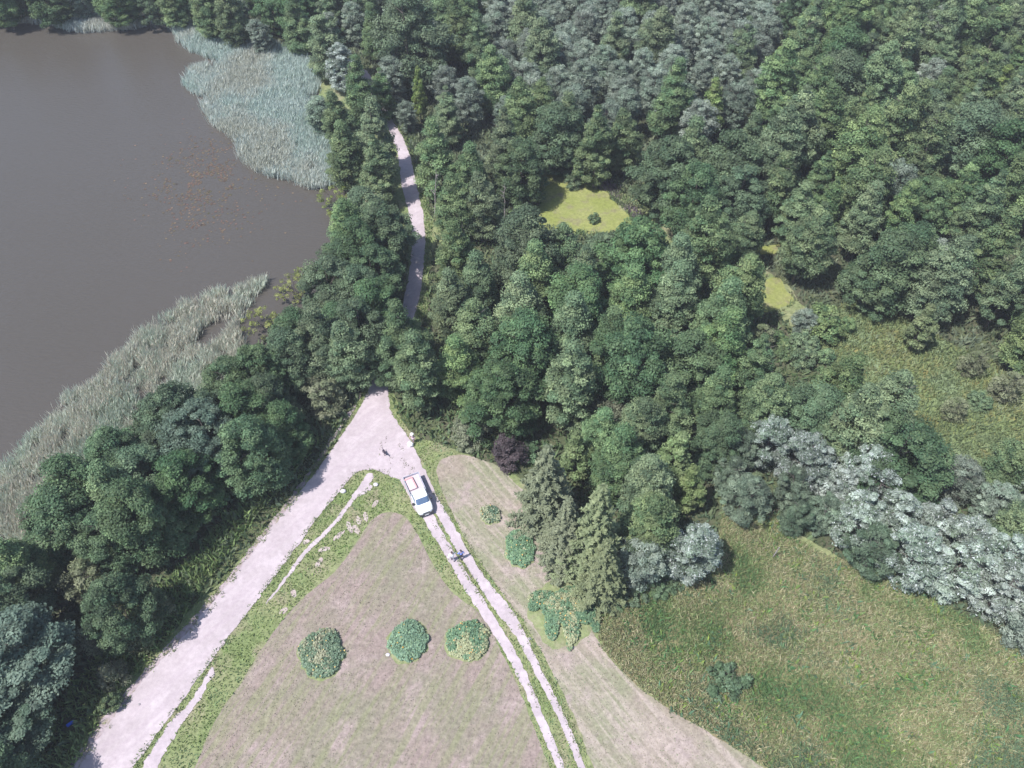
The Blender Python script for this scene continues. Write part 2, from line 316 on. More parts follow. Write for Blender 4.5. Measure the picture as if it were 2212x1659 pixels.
# ------------------------------------------------------------------ foliage builders
def quads(c, nrm, size, asp, rng):
    """diamond-ish leaf faces at c (n,3) facing nrm"""
    n_ = len(c); r = rng.normal(size=(n_, 3)); t = r - nrm*(r*nrm).sum(1, keepdims=True)
    t /= np.linalg.norm(t, axis=1, keepdims=True)+1e-9; bt = np.cross(nrm, t)
    s = size[:, None]; a = t*s; b_ = bt*s*asp
    V = np.stack([c-a, c-b_*.9+a*.1, c+a, c+b_*.9+a*.1], 1).reshape(-1, 3)
    F = np.arange(n_*4).reshape(-1, 4)
    return V, F
def crown_mesh(name, seed, H, R, base, kind='dome', nclump=120, cr=.8, per=110, leaf=.2, cols=((.06, .095, .035), (.085, .12, .045)), asp=.6, lobes=7):
    rng = np.random.default_rng(seed)
    def prof(t):
        if kind == 'cone': return np.clip(1.0-t, 0, 1)**.75*np.clip(t*4+.45, 0, 1)
        if kind == 'egg': return np.clip(1-t**1.7, 0, 1)**.8*np.clip(t*3.5+.55, 0, 1)
        if kind == 'column': return np.clip(1-t**3.0, 0, 1)**.6*np.clip(t*5+.5, 0, 1)
        if kind == 'wide': return np.sqrt(np.clip(1-(2*t-.85)**2/1.35, 0.02, 1))
        return np.sqrt(np.clip(1-(t*1.25-.30)**2/.93, 0.02, 1))
    CH = H-base
    lo = rng.uniform(0, 2*np.pi, lobes); lt = rng.uniform(.1, .9, lobes); la = rng.uniform(-.32, .42, lobes)
    n0 = nclump*6
    t = rng.uniform(0, 1, n0); p = prof(t); keep = rng.uniform(0, 1, n0) < p/p.max()*.95+.05
    t = t[keep][:nclump]; th = rng.uniform(0, 2*np.pi, len(t))
    mod = np.ones(len(t))
    for a_, b_, c_ in zip(lo, lt, la):
        mod += c_*np.exp(-(1-np.cos(th-a_))*2.2 - ((t-b_)/.28)**2)
    rr = R*prof(t)*mod*rng.uniform(0, 1, len(t))**.28
    rr = np.maximum(rr-cr*.5, 0)
    lean = rng.normal(0, .03*H, 2)
    c = np.stack([rr*np.cos(th)+lean[0]*t, rr*np.sin(th)+lean[1]*t, base+CH*t*.97], 1)
    cs = cr*rng.uniform(.6, 1.5, len(c))
    # a tip so the top is not flat
    c = np.vstack([c, [[lean[0], lean[1], H-cr*.7]]]); cs = np.append(cs, cr*.7)
    ctint = rng.uniform(0, 1, len(c)); cval = rng.normal(1, .19, len(c))
    N = len(c)*per; ci = np.repeat(np.arange(len(c)), per)
    d = rng.normal(size=(N, 3)); d /= np.linalg.norm(d, axis=1, keepdims=True)
    flip = (d[:, 2] < -.25) & (rng.uniform(0, 1, N) < .75); d[flip, 2] *= -1
    rad = cs[ci]*rng.uniform(.55, 1.12, N)
    pos = c[ci] + d*rad[:, None]*np.array([1, 1, .60])
    nr = d*.75 + np.array([0, 0, .45]) + rng.normal(0, .42, (N, 3)); nr /= np.linalg.norm(nr, axis=1, keepdims=True)
    V, F = quads(pos, nr, leaf*rng.uniform(.6, 1.3, N), asp, rng)
    c0 = np.array(cols[0]); c1 = np.array(cols[1]); k = np.clip(ctint[ci]+rng.normal(0, .18, N), 0, 1)[:, None]
    tint = (c0*(1-k)+c1*k)*(cval[ci]*rng.normal(1, .14, N))[:, None]
    if len(cols) > 2:
        sel = rng.uniform(0, 1, N) < cols[3]; tint[sel] = np.array(cols[2])*rng.normal(1, .15, sel.sum())[:, None]
    return np_mesh(name, V, F, np.clip(tint, .005, .9))
def tube(path, radii, seg=7):
    V = []; F = []
    for i, (p, r) in enumerate(zip(path, radii)):
        a = Vector(path[max(0, i-1)]); b_ = Vector(path[min(len(path)-1, i+1)]); d = (b_-a).normalized()
        u = d.orthogonal().normalized(); v = d.cross(u)
        for k in range(seg):
            an = 2*math.pi*k/seg; q = Vector(p)+(u*math.cos(an)+v*math.sin(an))*r; V.append(tuple(q))
    for i in range(len(path)-1):
        for k in range(seg): F.append((i*seg+k, i*seg+(k+1) % seg, (i+1)*seg+(k+1) % seg, (i+1)*seg+k))
    return V, F
def trunk_mesh(name, seed, H, base, r0, limbs=8, reach=2.2, stems=1):
    rnd = random.Random(seed); V = []; F = []
    def add(v, f):
        o_ = len(V); V.extend(v); F.extend([tuple(i+o_ for i in q) for q in f])
    for s in range(stems):
        ox, oy = (rnd.uniform(-.5, .5), rnd.uniform(-.5, .5)) if stems > 1 else (0, 0)
        wx, wy = rnd.uniform(-.4, .4)*(1+.6*(stems > 1)), rnd.uniform(-.4, .4)*(1+.6*(stems > 1))
        pts = [(ox+wx*(i/6)**1.3*1.4+rnd.uniform(-.08, .08), oy+wy*(i/6)**1.3*1.4+rnd.uniform(-.08, .08), -.2+(H*.93+.2)*i/6) for i in range(7)]
        add(*tube(pts, [r0*(1.35 if i == 0 else 1-.14*i) for i in range(7)], 8))
        for k in range(limbs):
            h = base+(H*.82-base)*k/max(1, limbs-1); i = min(5, int((h+.2)/(H*.93+.2)*6)); p = pts[i]; q2 = pts[i+1]
            f = ((h+.2)/(H*.93+.2)*6)-i; st = tuple(p[j]+(q2[j]-p[j])*f for j in range(3))
            a = rnd.uniform(0, 6.28); L = reach*(1-.6*k/limbs)*rnd.uniform(.7, 1.1)
            e1 = (st[0]+math.cos(a)*L*.5, st[1]+math.sin(a)*L*.5, st[2]+L*.35); e2 = (st[0]+math.cos(a+.2)*L, st[1]+math.sin(a+.2)*L, st[2]+L*.6)
            add(*tube([st, e1, e2], [r0*.38, r0*.24, r0*.08], 5))
    return np_mesh(name, np.array(V), np.array(F), smooth=True)
def spruce_mesh(name, seed, H, R, base, cols, dense=1.0):
    rng = np.random.default_rng(seed); P = []; Nn = []; S = []; T = []
    z = base
    while z < H-.3:
        f = (z-base)/(H-base); L = R*(1-f)**.85+.15; nb = int((9-3*f)*dense)
        a0 = rng.uniform(0, 6.28)
        for b_ in range(nb):
            a = a0+2*np.pi*b_/nb+rng.normal(0, .15); l_ = L*rng.uniform(.75, 1.15); k = int(26+l_*26)
            u = rng.uniform(.05, 1, k); side = rng.normal(0, .17, k)*(1.25-u)*l_*.8
            x = np.cos(a)*u*l_ - np.sin(a)*side; y = np.sin(a)*u*l_+np.cos(a)*side
            zz = z - .28*l_*u + .22*l_*u**2.5 - abs(side)*.25 + rng.normal(0, .05, k)
            P.append(np.stack([x, y, zz], 1)); n_ = np.tile([np.cos(a)*.35, np.sin(a)*.35, .9], (k, 1))+rng.normal(0, .3, (k, 3)); Nn.append(n_)
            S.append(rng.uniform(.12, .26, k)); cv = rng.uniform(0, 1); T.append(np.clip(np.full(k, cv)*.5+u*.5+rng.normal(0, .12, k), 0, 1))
        z += rng.uniform(.34, .5)
    P = np.vstack(P); Nn = np.vstack(Nn); Nn /= np.linalg.norm(Nn, axis=1, keepdims=True); S = np.concatenate(S); T = np.concatenate(T)[:, None]
    V, F = quads(P, Nn, S, .38, rng)
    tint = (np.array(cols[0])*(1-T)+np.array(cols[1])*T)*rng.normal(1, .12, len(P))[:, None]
    return np_mesh(name, V, F, np.clip(tint, .005, .8))

# kinds of tree: name, list of (crown mesh, trunk mesh, H), trunk material, look words
KINDS = {}
def reg(key, name, cat, look, variants, bark='bark'): KINDS[key] = dict(name=name, cat=cat, look=look, v=variants, bark=bark)
DG = ((.072, .132, .068), (.140, .200, .098)); MG = ((.090, .155, .078), (.205, .265, .125)); YG = ((.130, .190, .068), (.220, .270, .110))
BG = ((.085, .148, .098), (.140, .202, .136)); GR = ((.150, .205, .148), (.255, .300, .236)); SV = ((.14, .19, .13), (.36, .42, .37), (.52, .56, .55), .09)
OL = ((.145, .175, .095), (.210, .225, .140))
def vset(pref, n_, H, R, base, kind, cols, seed, nclump=150, cr=.75, per=100, leaf=.19, r0=.17, limbs=8, stems=1, asp=.6):
    out = []
    for i in range(n_):
        rr = random.Random(seed+i*7); h = H*rr.uniform(.92, 1.08); r_ = R*rr.uniform(.92, 1.1)
        out.append((crown_mesh(pref+'_crown', seed+i, h, r_, base, kind, nclump, cr, per, leaf, cols, asp), trunk_mesh(pref+'_trunk', seed+i, h, base+.5, r0, limbs, r_*.75, stems), h))
    return out
reg('dark', 'broadleaf_tree', 'tree', 'dark green rounded tree', vset('dark', 4, 13, 4.2, 1.4, 'dome', DG, 100, 165, .84, 230, .155))
reg('mid', 'broadleaf_tree', 'tree', 'mid green domed tree', vset('mid', 4, 14, 4.0, 1.4, 'egg', MG, 200, 185, .82, 220, .14))
reg('cone', 'broadleaf_tree', 'tree', 'green tree with pointed crown', vset('cone', 4, 14, 3.8, 1.2, 'egg', MG, 300, 150, .76, 215, .14))
reg('wood', 'broadleaf_tree', 'tree', 'slender green tree', vset('wood', 6, 15.0, 3.4, 3.0, 'egg', MG, 400, 130, .76, 200, .15))
reg('yellow', 'broadleaf_tree', 'tree', 'yellow-green leafy tree', vset('yellow', 2, 10, 2.4, 1.5, 'cone', YG, 500, 110, .62, 110, .17))
reg('blue', 'broadleaf_tree', 'tree', 'blue-green wide tree', vset('blue', 2, 12.5, 4.0, 2.5, 'wide', BG, 600, 210, .70, 190, .15, .22))
reg('grey', 'willow_tree', 'willow', 'grey-green bushy willow', vset('grey', 3, 9, 3.1, .8, 'wide', GR, 700, 170, .55, 110, .15, .15, 9, 3, .4))
reg('willow', 'willow_tree', 'willow', 'grey-green round willow', vset('willow', 2, 8.5, 2.8, .5, 'wide', ((.105, .155, .10), (.19, .24, .165)), 750, 150, .5, 130, .13, .13, 8, 3, .4))
reg('silver', 'willow_tree', 'willow', 'silvery white-leaved willow', vset('silver', 3, 9.5, 2.9, .6, 'wide', SV, 800, 185, .50, 120, .14, .15, 9, 3, .42))
SPC = ((.125, .160, .095), (.22, .25, .14))
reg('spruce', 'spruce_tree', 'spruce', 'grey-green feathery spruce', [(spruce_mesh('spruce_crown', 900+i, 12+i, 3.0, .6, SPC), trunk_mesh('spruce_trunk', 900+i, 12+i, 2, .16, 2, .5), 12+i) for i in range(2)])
reg('shrub', 'bush', 'bush', 'low green bush', vset('shrub', 3, 2.6, 1.6, .05, 'wide', MG, 1000, 60, .42, 90, .12, .05, 5, 3))
reg('olive', 'bush', 'bush', 'olive-brown bush', vset('olive', 2, 4.2, 2.2, .1, 'wide', OL, 1100, 80, .48, 90, .13, .07, 6, 3, .45))
reg('feather', 'bush', 'bush', 'pale feathery sparse young tree', vset('feather', 2, 4.8, 1.7, .4, 'cone', OL, 1150, 45, .42, 60, .14, .06, 9, 1, .3))
reg('lime', 'bush', 'bush', 'sparse yellow-green shrub', vset('lime', 3, 2.4, 2.2, .1, 'wide', ((.17, .20, .05), (.26, .28, .09)), 1200, 44, .30, 50, .085, .05, 8, 3))
reg('purple', 'bush', 'bush', 'dark purple-leaved bush', vset('purple', 1, 4.6, 2.3, .2, 'dome', ((.065, .055, .06), (.12, .095, .10)), 1300, 90, .45, 100, .13, .08, 8, 3))
reg('weed', 'bush', 'bush', 'low blue-green weedy bush', vset('weed', 2, 1.5, 1.7, .02, 'wide', ((.10, .155, .08), (.14, .20, .12)), 1400, 40, .36, 80, .12, .04, 4, 3))

PLACED = []       # x, y, r, key, zone, root, img
rngT = random.Random(42)
def put_tree(key, X, Y, zone, s=1.0, label=None, frac=.62, group=None, sxy=None, vi=None):
    K = KINDS[key]; i = rngT.randrange(len(K['v'])) if vi is None else vi
    cm, tm, h = K['v'][i]; x, y = G(X, Y, h*s*frac)
    return put_tree_w(key, x, y, zone, s, label, group, sxy, i, (X, Y))
def put_tree_w(key, x, y, zone, s=1.0, label=None, group=None, sxy=None, vi=None, img=None):
    K = KINDS[key]; i = rngT.randrange(len(K['v'])) if vi is None else vi
    cm, tm, h = K['v'][i]; sxy = sxy or s*rngT.uniform(.94, 1.08)
    r = empty(K['name'], (x, y, 0), rngT.uniform(0, 6.28)); r.scale = (sxy, sxy, s*rngT.uniform(.95, 1.06))
    link('trunk', tm, M[K['bark']], r); link('crown', cm, M['leaf'], r)
    r['category'] = K['cat']; 
    if label: r['label'] = label
    if img is None: img = proj(x, y, h*s*.62)
    PLACED.append(dict(x=x, y=y, r=sxy, key=key, zone=zone, o=r, img=img, lab=bool(label)))
    if group: r['group'] = group
    return r
def fill(zone, poly, keys, spacing, srange=(.85, 1.12), zfrac=8.0, jitter=1, seed=1, clear=None):
    rnd = random.Random(seed)
    wp = [G(x, y, zfrac) for x, y in poly]
    xs = [p[0] for p in wp]; ys = [p[1] for p in wp]; tries = int((max(xs)-min(xs))*(max(ys)-min(ys))/spacing**2*14)
    cand = [(rnd.uniform(min(xs), max(xs)), rnd.uniform(min(ys), max(ys))) for _ in range(tries)]
    ok = inpoly([c[0] for c in cand], [c[1] for c in cand], wp)
    road = chaikin(ROAD, 1); onr = inpoly([c[0] for c in cand], [c[1] for c in cand], road)
    cnt = 0
    for c, k, q in zip(cand, ok, onr):
        if not k or q: continue
        if min([math.hypot(c[0]-p['x'], c[1]-p['y'])-(spacing*(.5+.5*min(p['r'], 1.25))) for p in PLACED] or [9]) < 0: continue
        kk = rnd.choices([a for a, _ in keys], [b_ for _, b_ in keys])[0]
        put_tree_w(kk, c[0], c[1], zone, rnd.uniform(*srange)); cnt += 1
    return cnt

# ---- hand-placed, recognisable trees and bushes (photo positions of their crowns)
T = put_tree
T('blue', 30, 1395, 'solo', .8, 'large blue-green tree filling the lower left corner beside the road', sxy=1.1)
T('blue', -25, 1575, 'solo', .55, 'blue-green tree at the bottom left corner of the picture', sxy=.9)
T('spruce', 1180, 1030, 'solo', 1.15, 'grey-green spruce farthest up the edge of the mown strip', vi=0)
T('spruce', 1225, 1130, 'solo', 1.0, 'slim grey-green spruce second along the mown strip edge', vi=1)
T('spruce', 1290, 1125, 'solo', 1.2, 'tallest grey-green spruce in the group beside the mown strip', vi=1)
T('spruce', 1305, 1215, 'solo', .95, 'spruce nearest the big leafy squash patch', vi=0)
T('grey', 1385, 1200, 'solo', .85, 'soft grey-green tree between the spruces and the small silvery willow')
T('silver', 1500, 1170, 'solo', .9, 'small silvery willow standing alone at the top left of the rough meadow')
T('yellow', 1490, 1045, 'solo', .8, 'bright yellow-green tree behind the small silvery willow')
T('mid', 1400, 1120, 'solo', .85, 'mid green tree behind the spruces, left of the yellow-green tree')
T('purple', 1095, 970, 'solo', .85, 'dark purple-leaved bush at the wood edge above the mown strip')
T('olive', 1010, 930, 'solo', .9, 'olive bush at the wood edge left of the purple bush')
T('weed', 1150, 975, 'solo', .9, 'low leafy bush right of the purple bush')
T('lime', 728, 428, 'solo', 1.35, 'sparse yellow-green shrub hanging over the lake below the big reed bay')
T('lime', 628, 618, 'solo', 1.1, 'sparse yellow-green shrub over the water beyond the tip of the lower reeds')
T('lime', 655, 590, 'solo', .7, 'small yellow-green shrub poking out from the lakeside trees over the water')
T('lime', 562, 690, 'solo', 1.1, 'sparse yellow-green shrub between the lower reeds and the lakeside trees')
T('yellow', 1540, 222, 'solo', 1.0, 'single bright green pointed tree rising from the grey willows')
T('cone', 1290, 300, 'solo', .95, 'pointed green tree standing just behind the duckweed pond', sxy=.9)
T('dark', 1190, 280, 'solo', 1.0, 'broad dark green tree behind the left end of the duckweed pond', sxy=1.05)
T('yellow', 903, 190, 'solo', 1.05, 'narrow bright green tree among grey willows right of the upper road', sxy=.6)
T('cone', 770, 185, 'solo', .95, 'pointed green tree beside the reed bay, just right of the silvery willow')
T('cone', 735, 245, 'solo', .8, 'rounded cone tree on the reed bay edge')
T('cone', 800, 285, 'solo', 1.0, 'tall pointed tree left of the upper end of the road')
T('mid', 745, 320, 'solo', .9, 'bushy tree at the corner between reed bay and upper road')
T('cone', 815, 350, 'solo', .85, 'pointed tree leaning over the left side of the upper road', sxy=.85)
T('grey', 690, 240, 'solo', .9, 'grey-green bushy tree standing against the right side of the reed bay')
T('silver', 735, 130, 'solo', 1.0, 'pale silvery willow right of the top of the reed bay')
T('cone', 700, 65, 'solo', 1.05, 'tall pointed tree behind the pale silvery willow')
T('dark', 880, 70, 'solo', 1.35, 'very large dark green tree behind the upper road', sxy=1.4)
T('cone', 1035, 90, 'solo', .95, 'pointed green tree right of the very large dark tree')
T('grey', 850, 160, 'solo', 1.0, 'grey willow left of the narrow bright green tree')
T('grey', 965, 185, 'solo', .95, 'grey willow right of the narrow bright green tree')
T('grey', 1015, 215, 'solo', 1.0, 'grey willow with pale top, third right of the upper road')
T('grey', 880, 245, 'solo', .62, 'small grey willow at the grassy bend of the upper road')
T('cone', 960, 240, 'solo', .72, 'small rounded green tree in front of grey willows')
T('cone', 950, 330, 'solo', 1.0, 'tall tree on the right side of the road at the bend')
T('mid', 1010, 360, 'solo', .95, 'leafy green tree left of the duckweed pond, nearer the road')
T('cone', 1085, 300, 'solo', .95, 'pointed tree up and left of the duckweed pond')
T('mid', 1040, 430, 'solo', .8, 'shorter tree at the roadside left of the duckweed pond')
T('dark', 1125, 360, 'solo', .85, 'dark tree touching the left shore of the duckweed pond')
T('mid', 985, 425, 'solo', .85, 'tree leaning over the right edge of the road above the long bend')
T('mid', 868, 712, 'solo', .85, 'light green tree whose crown closes over the road just above the junction')
T('dark', 845, 765, 'solo', .62, 'dark small tree leaning over the road at the upper end of the junction')
T('cone', 818, 188, 'solo', .7, 'small pointed tree hiding the far end of the upper road')
T('mid', 1560, 735, 'solo', .95, 'tall green tree left of the low thicket below the small duckweed pool')
T('mid', 1215, 535, 'solo', .8, 'green tree at the near shore of the duckweed pond, left one')
T('dark', 1310, 548, 'solo', .75, 'green tree at the near shore of the duckweed pond, right one')
T('dark', 1480, 770, 'solo', .85, 'dark rounded tree at the lower right corner of the middle wood')
T('mid', 1545, 860, 'solo', .85, 'leafy tree filling the gap left of the grey-green willows')
T('cone', 1645, 780, 'solo', .8, 'pointed tree at the left end of the wood behind the silvery willows')
T('dark', 1555, 950, 'solo', .7, 'shorter dark tree just above the bright yellow-green tree')
T('mid', 975, 640, 'solo', .8, 'green tree on the right side of the road below its long bend')
T('dark', 1450, 365, 'solo', 1.0, 'broad tree at the right tip of the duckweed pond', sxy=1.1)
T('mid', 1500, 330, 'solo', 1.0, 'tall tree behind the broad tree at the pond tip')
T('dark', 1500, 420, 'solo', 1.0, 'dark tree right of the duckweed pond, in shadow below', sxy=.9)
T('mid', 1610, 500, 'solo', .8, 'round-headed tree above the small left marsh pool')
T('shrub', 1283, 468, 'solo', .55, 'small bush on the lower edge of the duckweed pond')
T('shrub', 1240, 388, 'solo', .8, 'small bush on the far bank of the duckweed pond')
T('shrub', 1120, 460, 'solo', 1.2, 'pale bush at the lower left corner of the duckweed pond')
T('olive', 2110, 780, 'solo', .8, 'brownish bush on the upper edge of the right-hand marsh meadow')
T('olive', 2070, 880, 'solo', .75, 'round olive bush standing inside the right-hand marsh meadow')
T('olive', 2185, 830, 'solo', .95, 'brownish bush near the right picture edge above the marsh meadow')
T('shrub', 2120, 860, 'solo', .8, 'small green bush in the marsh meadow right of the olive bush')
T('shrub', 1780, 690, 'solo', 1.5, 'round bush at the left end of the marsh meadow')
T('grey', 1740, 690, 'solo', .55, 'low grey-green bush right of the small duckweed pool')
T('shrub', 1835, 700, 'solo', .8, 'small bright bush at the head of the marsh meadow')
T('weed', 1571, 1470, 'solo', 1.15, 'dark green bush standing alone in the rough meadow')
T('weed', 1420, 1262, 'solo', .95, 'blue-green weedy bush at the meadow edge below the spruces')
T('weed', 1370, 1285, 'solo', .75, 'low weedy bush between the squash patch and the spruces')
T('weed', 1330, 1300, 'solo', .6, 'small weedy bush right beside the big squash patch')
T('weed', 1450, 1258, 'solo', .7, 'low weedy bush in front of the small silvery willow')
T('olive', 1700, 870, 'solo', .9, 'bare-looking olive bush in the gap above the silvery willow row')
T('feather', 290, 1372, 'solo', .85, 'pale feathery young tree by the verge, farther from the corner')
T('feather', 232, 1452, 'solo', .85, 'pale feathery young tree by the verge, nearer the corner')
T('feather', 335, 1302, 'solo', .8, 'feathery young tree in front of the lakeside wood, highest of three')
T('olive', 695, 850, 'solo', 1.1, 'olive drooping tree at the road edge of the lakeside wood near the junction')
T('shrub', 235, 1515, 'solo', .6, 'low bush on the verge left of the gravel road near the picture bottom')
T('olive', 185, 1250, 'solo', 1.3, 'brownish thin-leaved tree in the middle of the lakeside wood')
T('dark', 250, 1310, 'solo', .72, 'dark green tree at the verge end of the lakeside wood')
T('olive', 215, 1365, 'solo', .9, 'brownish thin-leaved tree nearer the verge in the lakeside wood')

ZONES = [
 ('lakeside wood', [(390, 860), (480, 790), (600, 745), (670, 650), (725, 540), (770, 430), (812, 450), (826, 540), (805, 640), (785, 735), (725, 785), (625, 875), (540, 975), (460, 1020), (395, 1115), (300, 1160), (215, 1250), (135, 1305), (60, 1320), (-60, 1320), (-60, 1230), (80, 1160), (165, 1040), (240, 960), (320, 900)], [('dark', 6), ('mid', 2), ('blue', .3)], 3.7, (.68, .90), 6.5, 21),
 ('bottom left wood', [(-260, 1340), (40, 1460), (0, 1640), (-40, 1760), (-260, 1760)], [('dark', 1), ('blue', 1)], 5.0, (.6, .75), 6, 22),
 ('middle wood', [(985, 530), (1100, 505), (1250, 535), (1400, 530), (1540, 490), (1600, 590), (1625, 690), (1560, 720), (1455, 700), (1445, 780), (1300, 790), (1280, 850), (1200, 880), (1130, 920), (1040, 880), (960, 880), (930, 840), (890, 790), (880, 725), (900, 700), (985, 690), (975, 600)], [('mid', 5), ('dark', 2), ('cone', 2)], 4.9, (.80, 1.06), 7.5, 23),
 ('wood above the spruces', [(1380, 870), (1490, 840), (1530, 890), (1500, 960), (1450, 1030), (1380, 1050), (1310, 1000), (1250, 960), (1240, 910)], [('mid', 3), ('yellow', 1)], 3.7, (.72, .92), 7.5, 24),
 ('wood behind the silvery willows', [(1610, 810), (1720, 790), (1850, 825), (1940, 870), (2005, 950), (2000, 1020), (1880, 960), (1750, 900), (1640, 880)], [('mid', 3), ('dark', 1)], 4.2, (.82, 1.0), 7.5, 25),
 ('silvery willow row', [(1650, 915), (1740, 925), (1840, 975), (1900, 1030), (2000, 1095), (2100, 1150), (2200, 1195), (2330, 1270), (2360, 1380), (2190, 1325), (2090, 1255), (2000, 1200), (1900, 1135), (1820, 1085), (1740, 1015), (1660, 960)], [('silver', 8), ('grey', 1)], 3.1, (.76, .98), 5.0, 26),
 ('grey-green willows along the meadow', [(1560, 930), (1640, 930), (1670, 990), (1740, 1040), (1820, 1100), (1900, 1150), (1990, 1205), (1900, 1180), (1780, 1125), (1700, 1075), (1570, 1065)], [('willow', 5), ('shrub', 1)], 3.0, (.6, .85), 4.5, 36),
 ('low thicket by the small pool', [(1690, 690), (1760, 715), (1790, 760), (1760, 785), (1680, 770), (1600, 800), (1580, 830), (1480, 830), (1480, 800), (1600, 740)], [('shrub', 3), ('olive', 1), ('grey', .5)], 2.5, (.6, 1.1), 2, 41),
 ('thicket under the spruces', [(1250, 960), (1290, 870), (1320, 860), (1350, 940), (1300, 1000)], [('olive', 2), ('shrub', 2)], 2.8, (.9, 1.4), 2, 42),
 ('right edge thicket', [(2080, 1010), (2300, 970), (2400, 1240), (2200, 1160), (2110, 1090)], [('dark', 1), ('grey', 2), ('mid', 1)], 3.8, (.6, .8), 6, 27),
 ('grey willow wood', [(1060, 110), (1080, -20), (1120, -70), (1640, -70), (1665, 80), (1630, 210), (1570, 270), (1450, 240), (1330, 250), (1250, 220), (1130, 190)], [('grey', 8), ('cone', .7), ('mid', .5)], 4.4, (.9, 1.15), 6.5, 28),
 ('wood between road and pond', [(1060, 170), (1140, 160), (1250, 200), (1340, 250), (1380, 310), (1340, 290), (1240, 260), (1100, 260)], [('mid', 2), ('cone', 2), ('grey', 1)], 4.8, (.8, 1.0), 7, 29),
 ('far wood beyond the lake', [(-120, -60), (1010, -60), (1020, 40), (960, 110), (820, 70), (740, 40), (640, 50), (560, 50), (480, 30), (420, 0), (300, -14), (-120, -14)], [('dark', 4), ('grey', 2), ('mid', 3)], 5.0, (.75, 1.0), 7, 30),
 ('big right-hand wood', [(1400, 340), (1480, 310), (1600, 320), (1640, 240), (1680, 100), (1650, -70), (2330, -70), (2330, 780), (2200, 745), (2110, 690), (2040, 665), (1960, 625), (1880, 600), (1740, 580), (1750, 520), (1640, 470), (1560, 420), (1450, 420)], [('wood', 6), ('mid', 3), ('dark', 2), ('cone', 2), ('yellow', .8), ('grey', .35)], 5.2, (.72, 1.16), 9, 31),
]
for z, poly, keys, sp, sr, zf, sd_ in ZONES:
    k = fill(z, poly, keys, sp, sr, zf, seed=sd_); print('zone', z, k)
ORD = ['first', 'second', 'third', 'fourth', 'fifth', 'sixth', 'seventh', 'eighth', 'ninth', 'tenth', 'eleventh', 'twelfth', 'thirteenth', 'fourteenth', 'fifteenth', 'sixteenth', 'seventeenth', 'eighteenth', 'nineteenth', 'twentieth']
def od(i): return ORD[i] if i < 20 else '%dth' % (i+1)
for z in [q[0] for q in ZONES]:
    L = sorted([p for p in PLACED if p['zone'] == z], key=lambda p: -p['img'][1])
    if not L: continue
    ys = [p['img'][1] for p in L]; step = 55.0 if z != 'lakeside wood' else 70.0
    rows = {}
    for p in L: rows.setdefault(int((ys[0]-p['img'][1])/step), []).append(p)
    for ri, rk in enumerate(sorted(rows)):
        for i, p in enumerate(sorted(rows[rk], key=lambda p: p['img'][0])):
            look = KINDS[p['key']]['look']
            p['o']['label'] = '%s, %s from left in %s row, %s' % (look, od(i), od(ri), z)
            p['o']['group'] = 'trees of the ' + z
print('trees', len(PLACED))
# farther woods that read as one mass, outside and beyond the picture
def far_mass():
    rng = np.random.default_rng(5); Vs = []; Fs = []; Ts = []; off = 0
    for poly in ([(-900, -75), (-140, -75), (-140, -20), (-900, -20)], [(2420, -75), (3000, -75), (2900, 700), (2420, 700)]):
        wp = [G(x, y, 8) for x, y in poly]; xs = [p[0] for p in wp]; ys = [p[1] for p in wp]
        n_ = int((max(xs)-min(xs))*(max(ys)-min(ys))/18); x = rng.uniform(min(xs), max(xs), n_); y = rng.uniform(min(ys), max(ys), n_)
        k = inpoly(x, y, wp)
        for a, b_ in zip(x[k], y[k]):
            me = KINDS['mid']['v'][0][0]; 
            c = np.zeros((60, 3)); th = rng.uniform(0, 6.28, 60); hh = rng.uniform(0, 1, 60); rr = 2.6*np.sqrt(np.clip(1-hh**2, 0, 1))
            c[:, 0] = a+rr*np.cos(th); c[:, 1] = b_+rr*np.sin(th); c[:, 2] = 3+9*hh
            nr = np.stack([np.cos(th), np.sin(th), .4+hh], 1)+rng.normal(0, .3, (60, 3)); nr /= np.linalg.norm(nr, axis=1, keepdims=True)
            V, F = quads(c, nr, rng.uniform(.7, 1.2, 60), .8, rng); Vs.append(V); Fs.append(F+off); off += len(V)
            Ts.append(np.array([.07, .10, .045])*rng.normal(1, .15, (60, 1)))
    me = np_mesh('distant_woodland', np.vstack(Vs), np.vstack(Fs), np.vstack(Ts)); o = link('distant_woodland', me, M['leaf'])
    tag(o, 'distant broadleaf woodland merging into one green mass', 'woodland', kind='stuff')
far_mass()

# ------------------------------------------------------------------ reeds, grass, weeds: things nobody could count
def scatter(poly, density, rng, holes=()):
    xs = [p[0] for p in poly]; ys = [p[1] for p in poly]; A = (max(xs)-min(xs))*(max(ys)-min(ys)); n_ = int(A*density)
    x = rng.uniform(min(xs), max(xs), n_); y = rng.uniform(min(ys), max(ys), n_); k = inpoly(x, y, poly)
    x = x[k]; y = y[k]
    for h in holes:
        k = ~inpoly(x, y, h); x = x[k]; y = y[k]
    return x, y
def blades(x, y, h, w, lean, rng, z0=0.0, wind=(0, 0)):
    n_ = len(x); a = rng.uniform(0, 2*np.pi, n_); la = rng.uniform(0, 2*np.pi, n_); L = lean*h*rng.uniform(.3, 1, n_)
    bx = np.cos(a)*w/2; by = np.sin(a)*w/2; tx = np.cos(la)*L+wind[0]*h; ty = np.sin(la)*L+wind[1]*h
    z = np.full(n_, z0)
    V = np.stack([np.stack([x-bx, y-by, z], 1), np.stack([x+bx, y+by, z], 1), np.stack([x+bx*.8+tx*.55, y+by*.8+ty*.55, z+h*.7], 1), np.stack([x+tx-bx*.2, y+ty-by*.2, z+h], 1)], 1).reshape(-1, 3)
    return V, np.arange(n_*4).reshape(-1, 4)
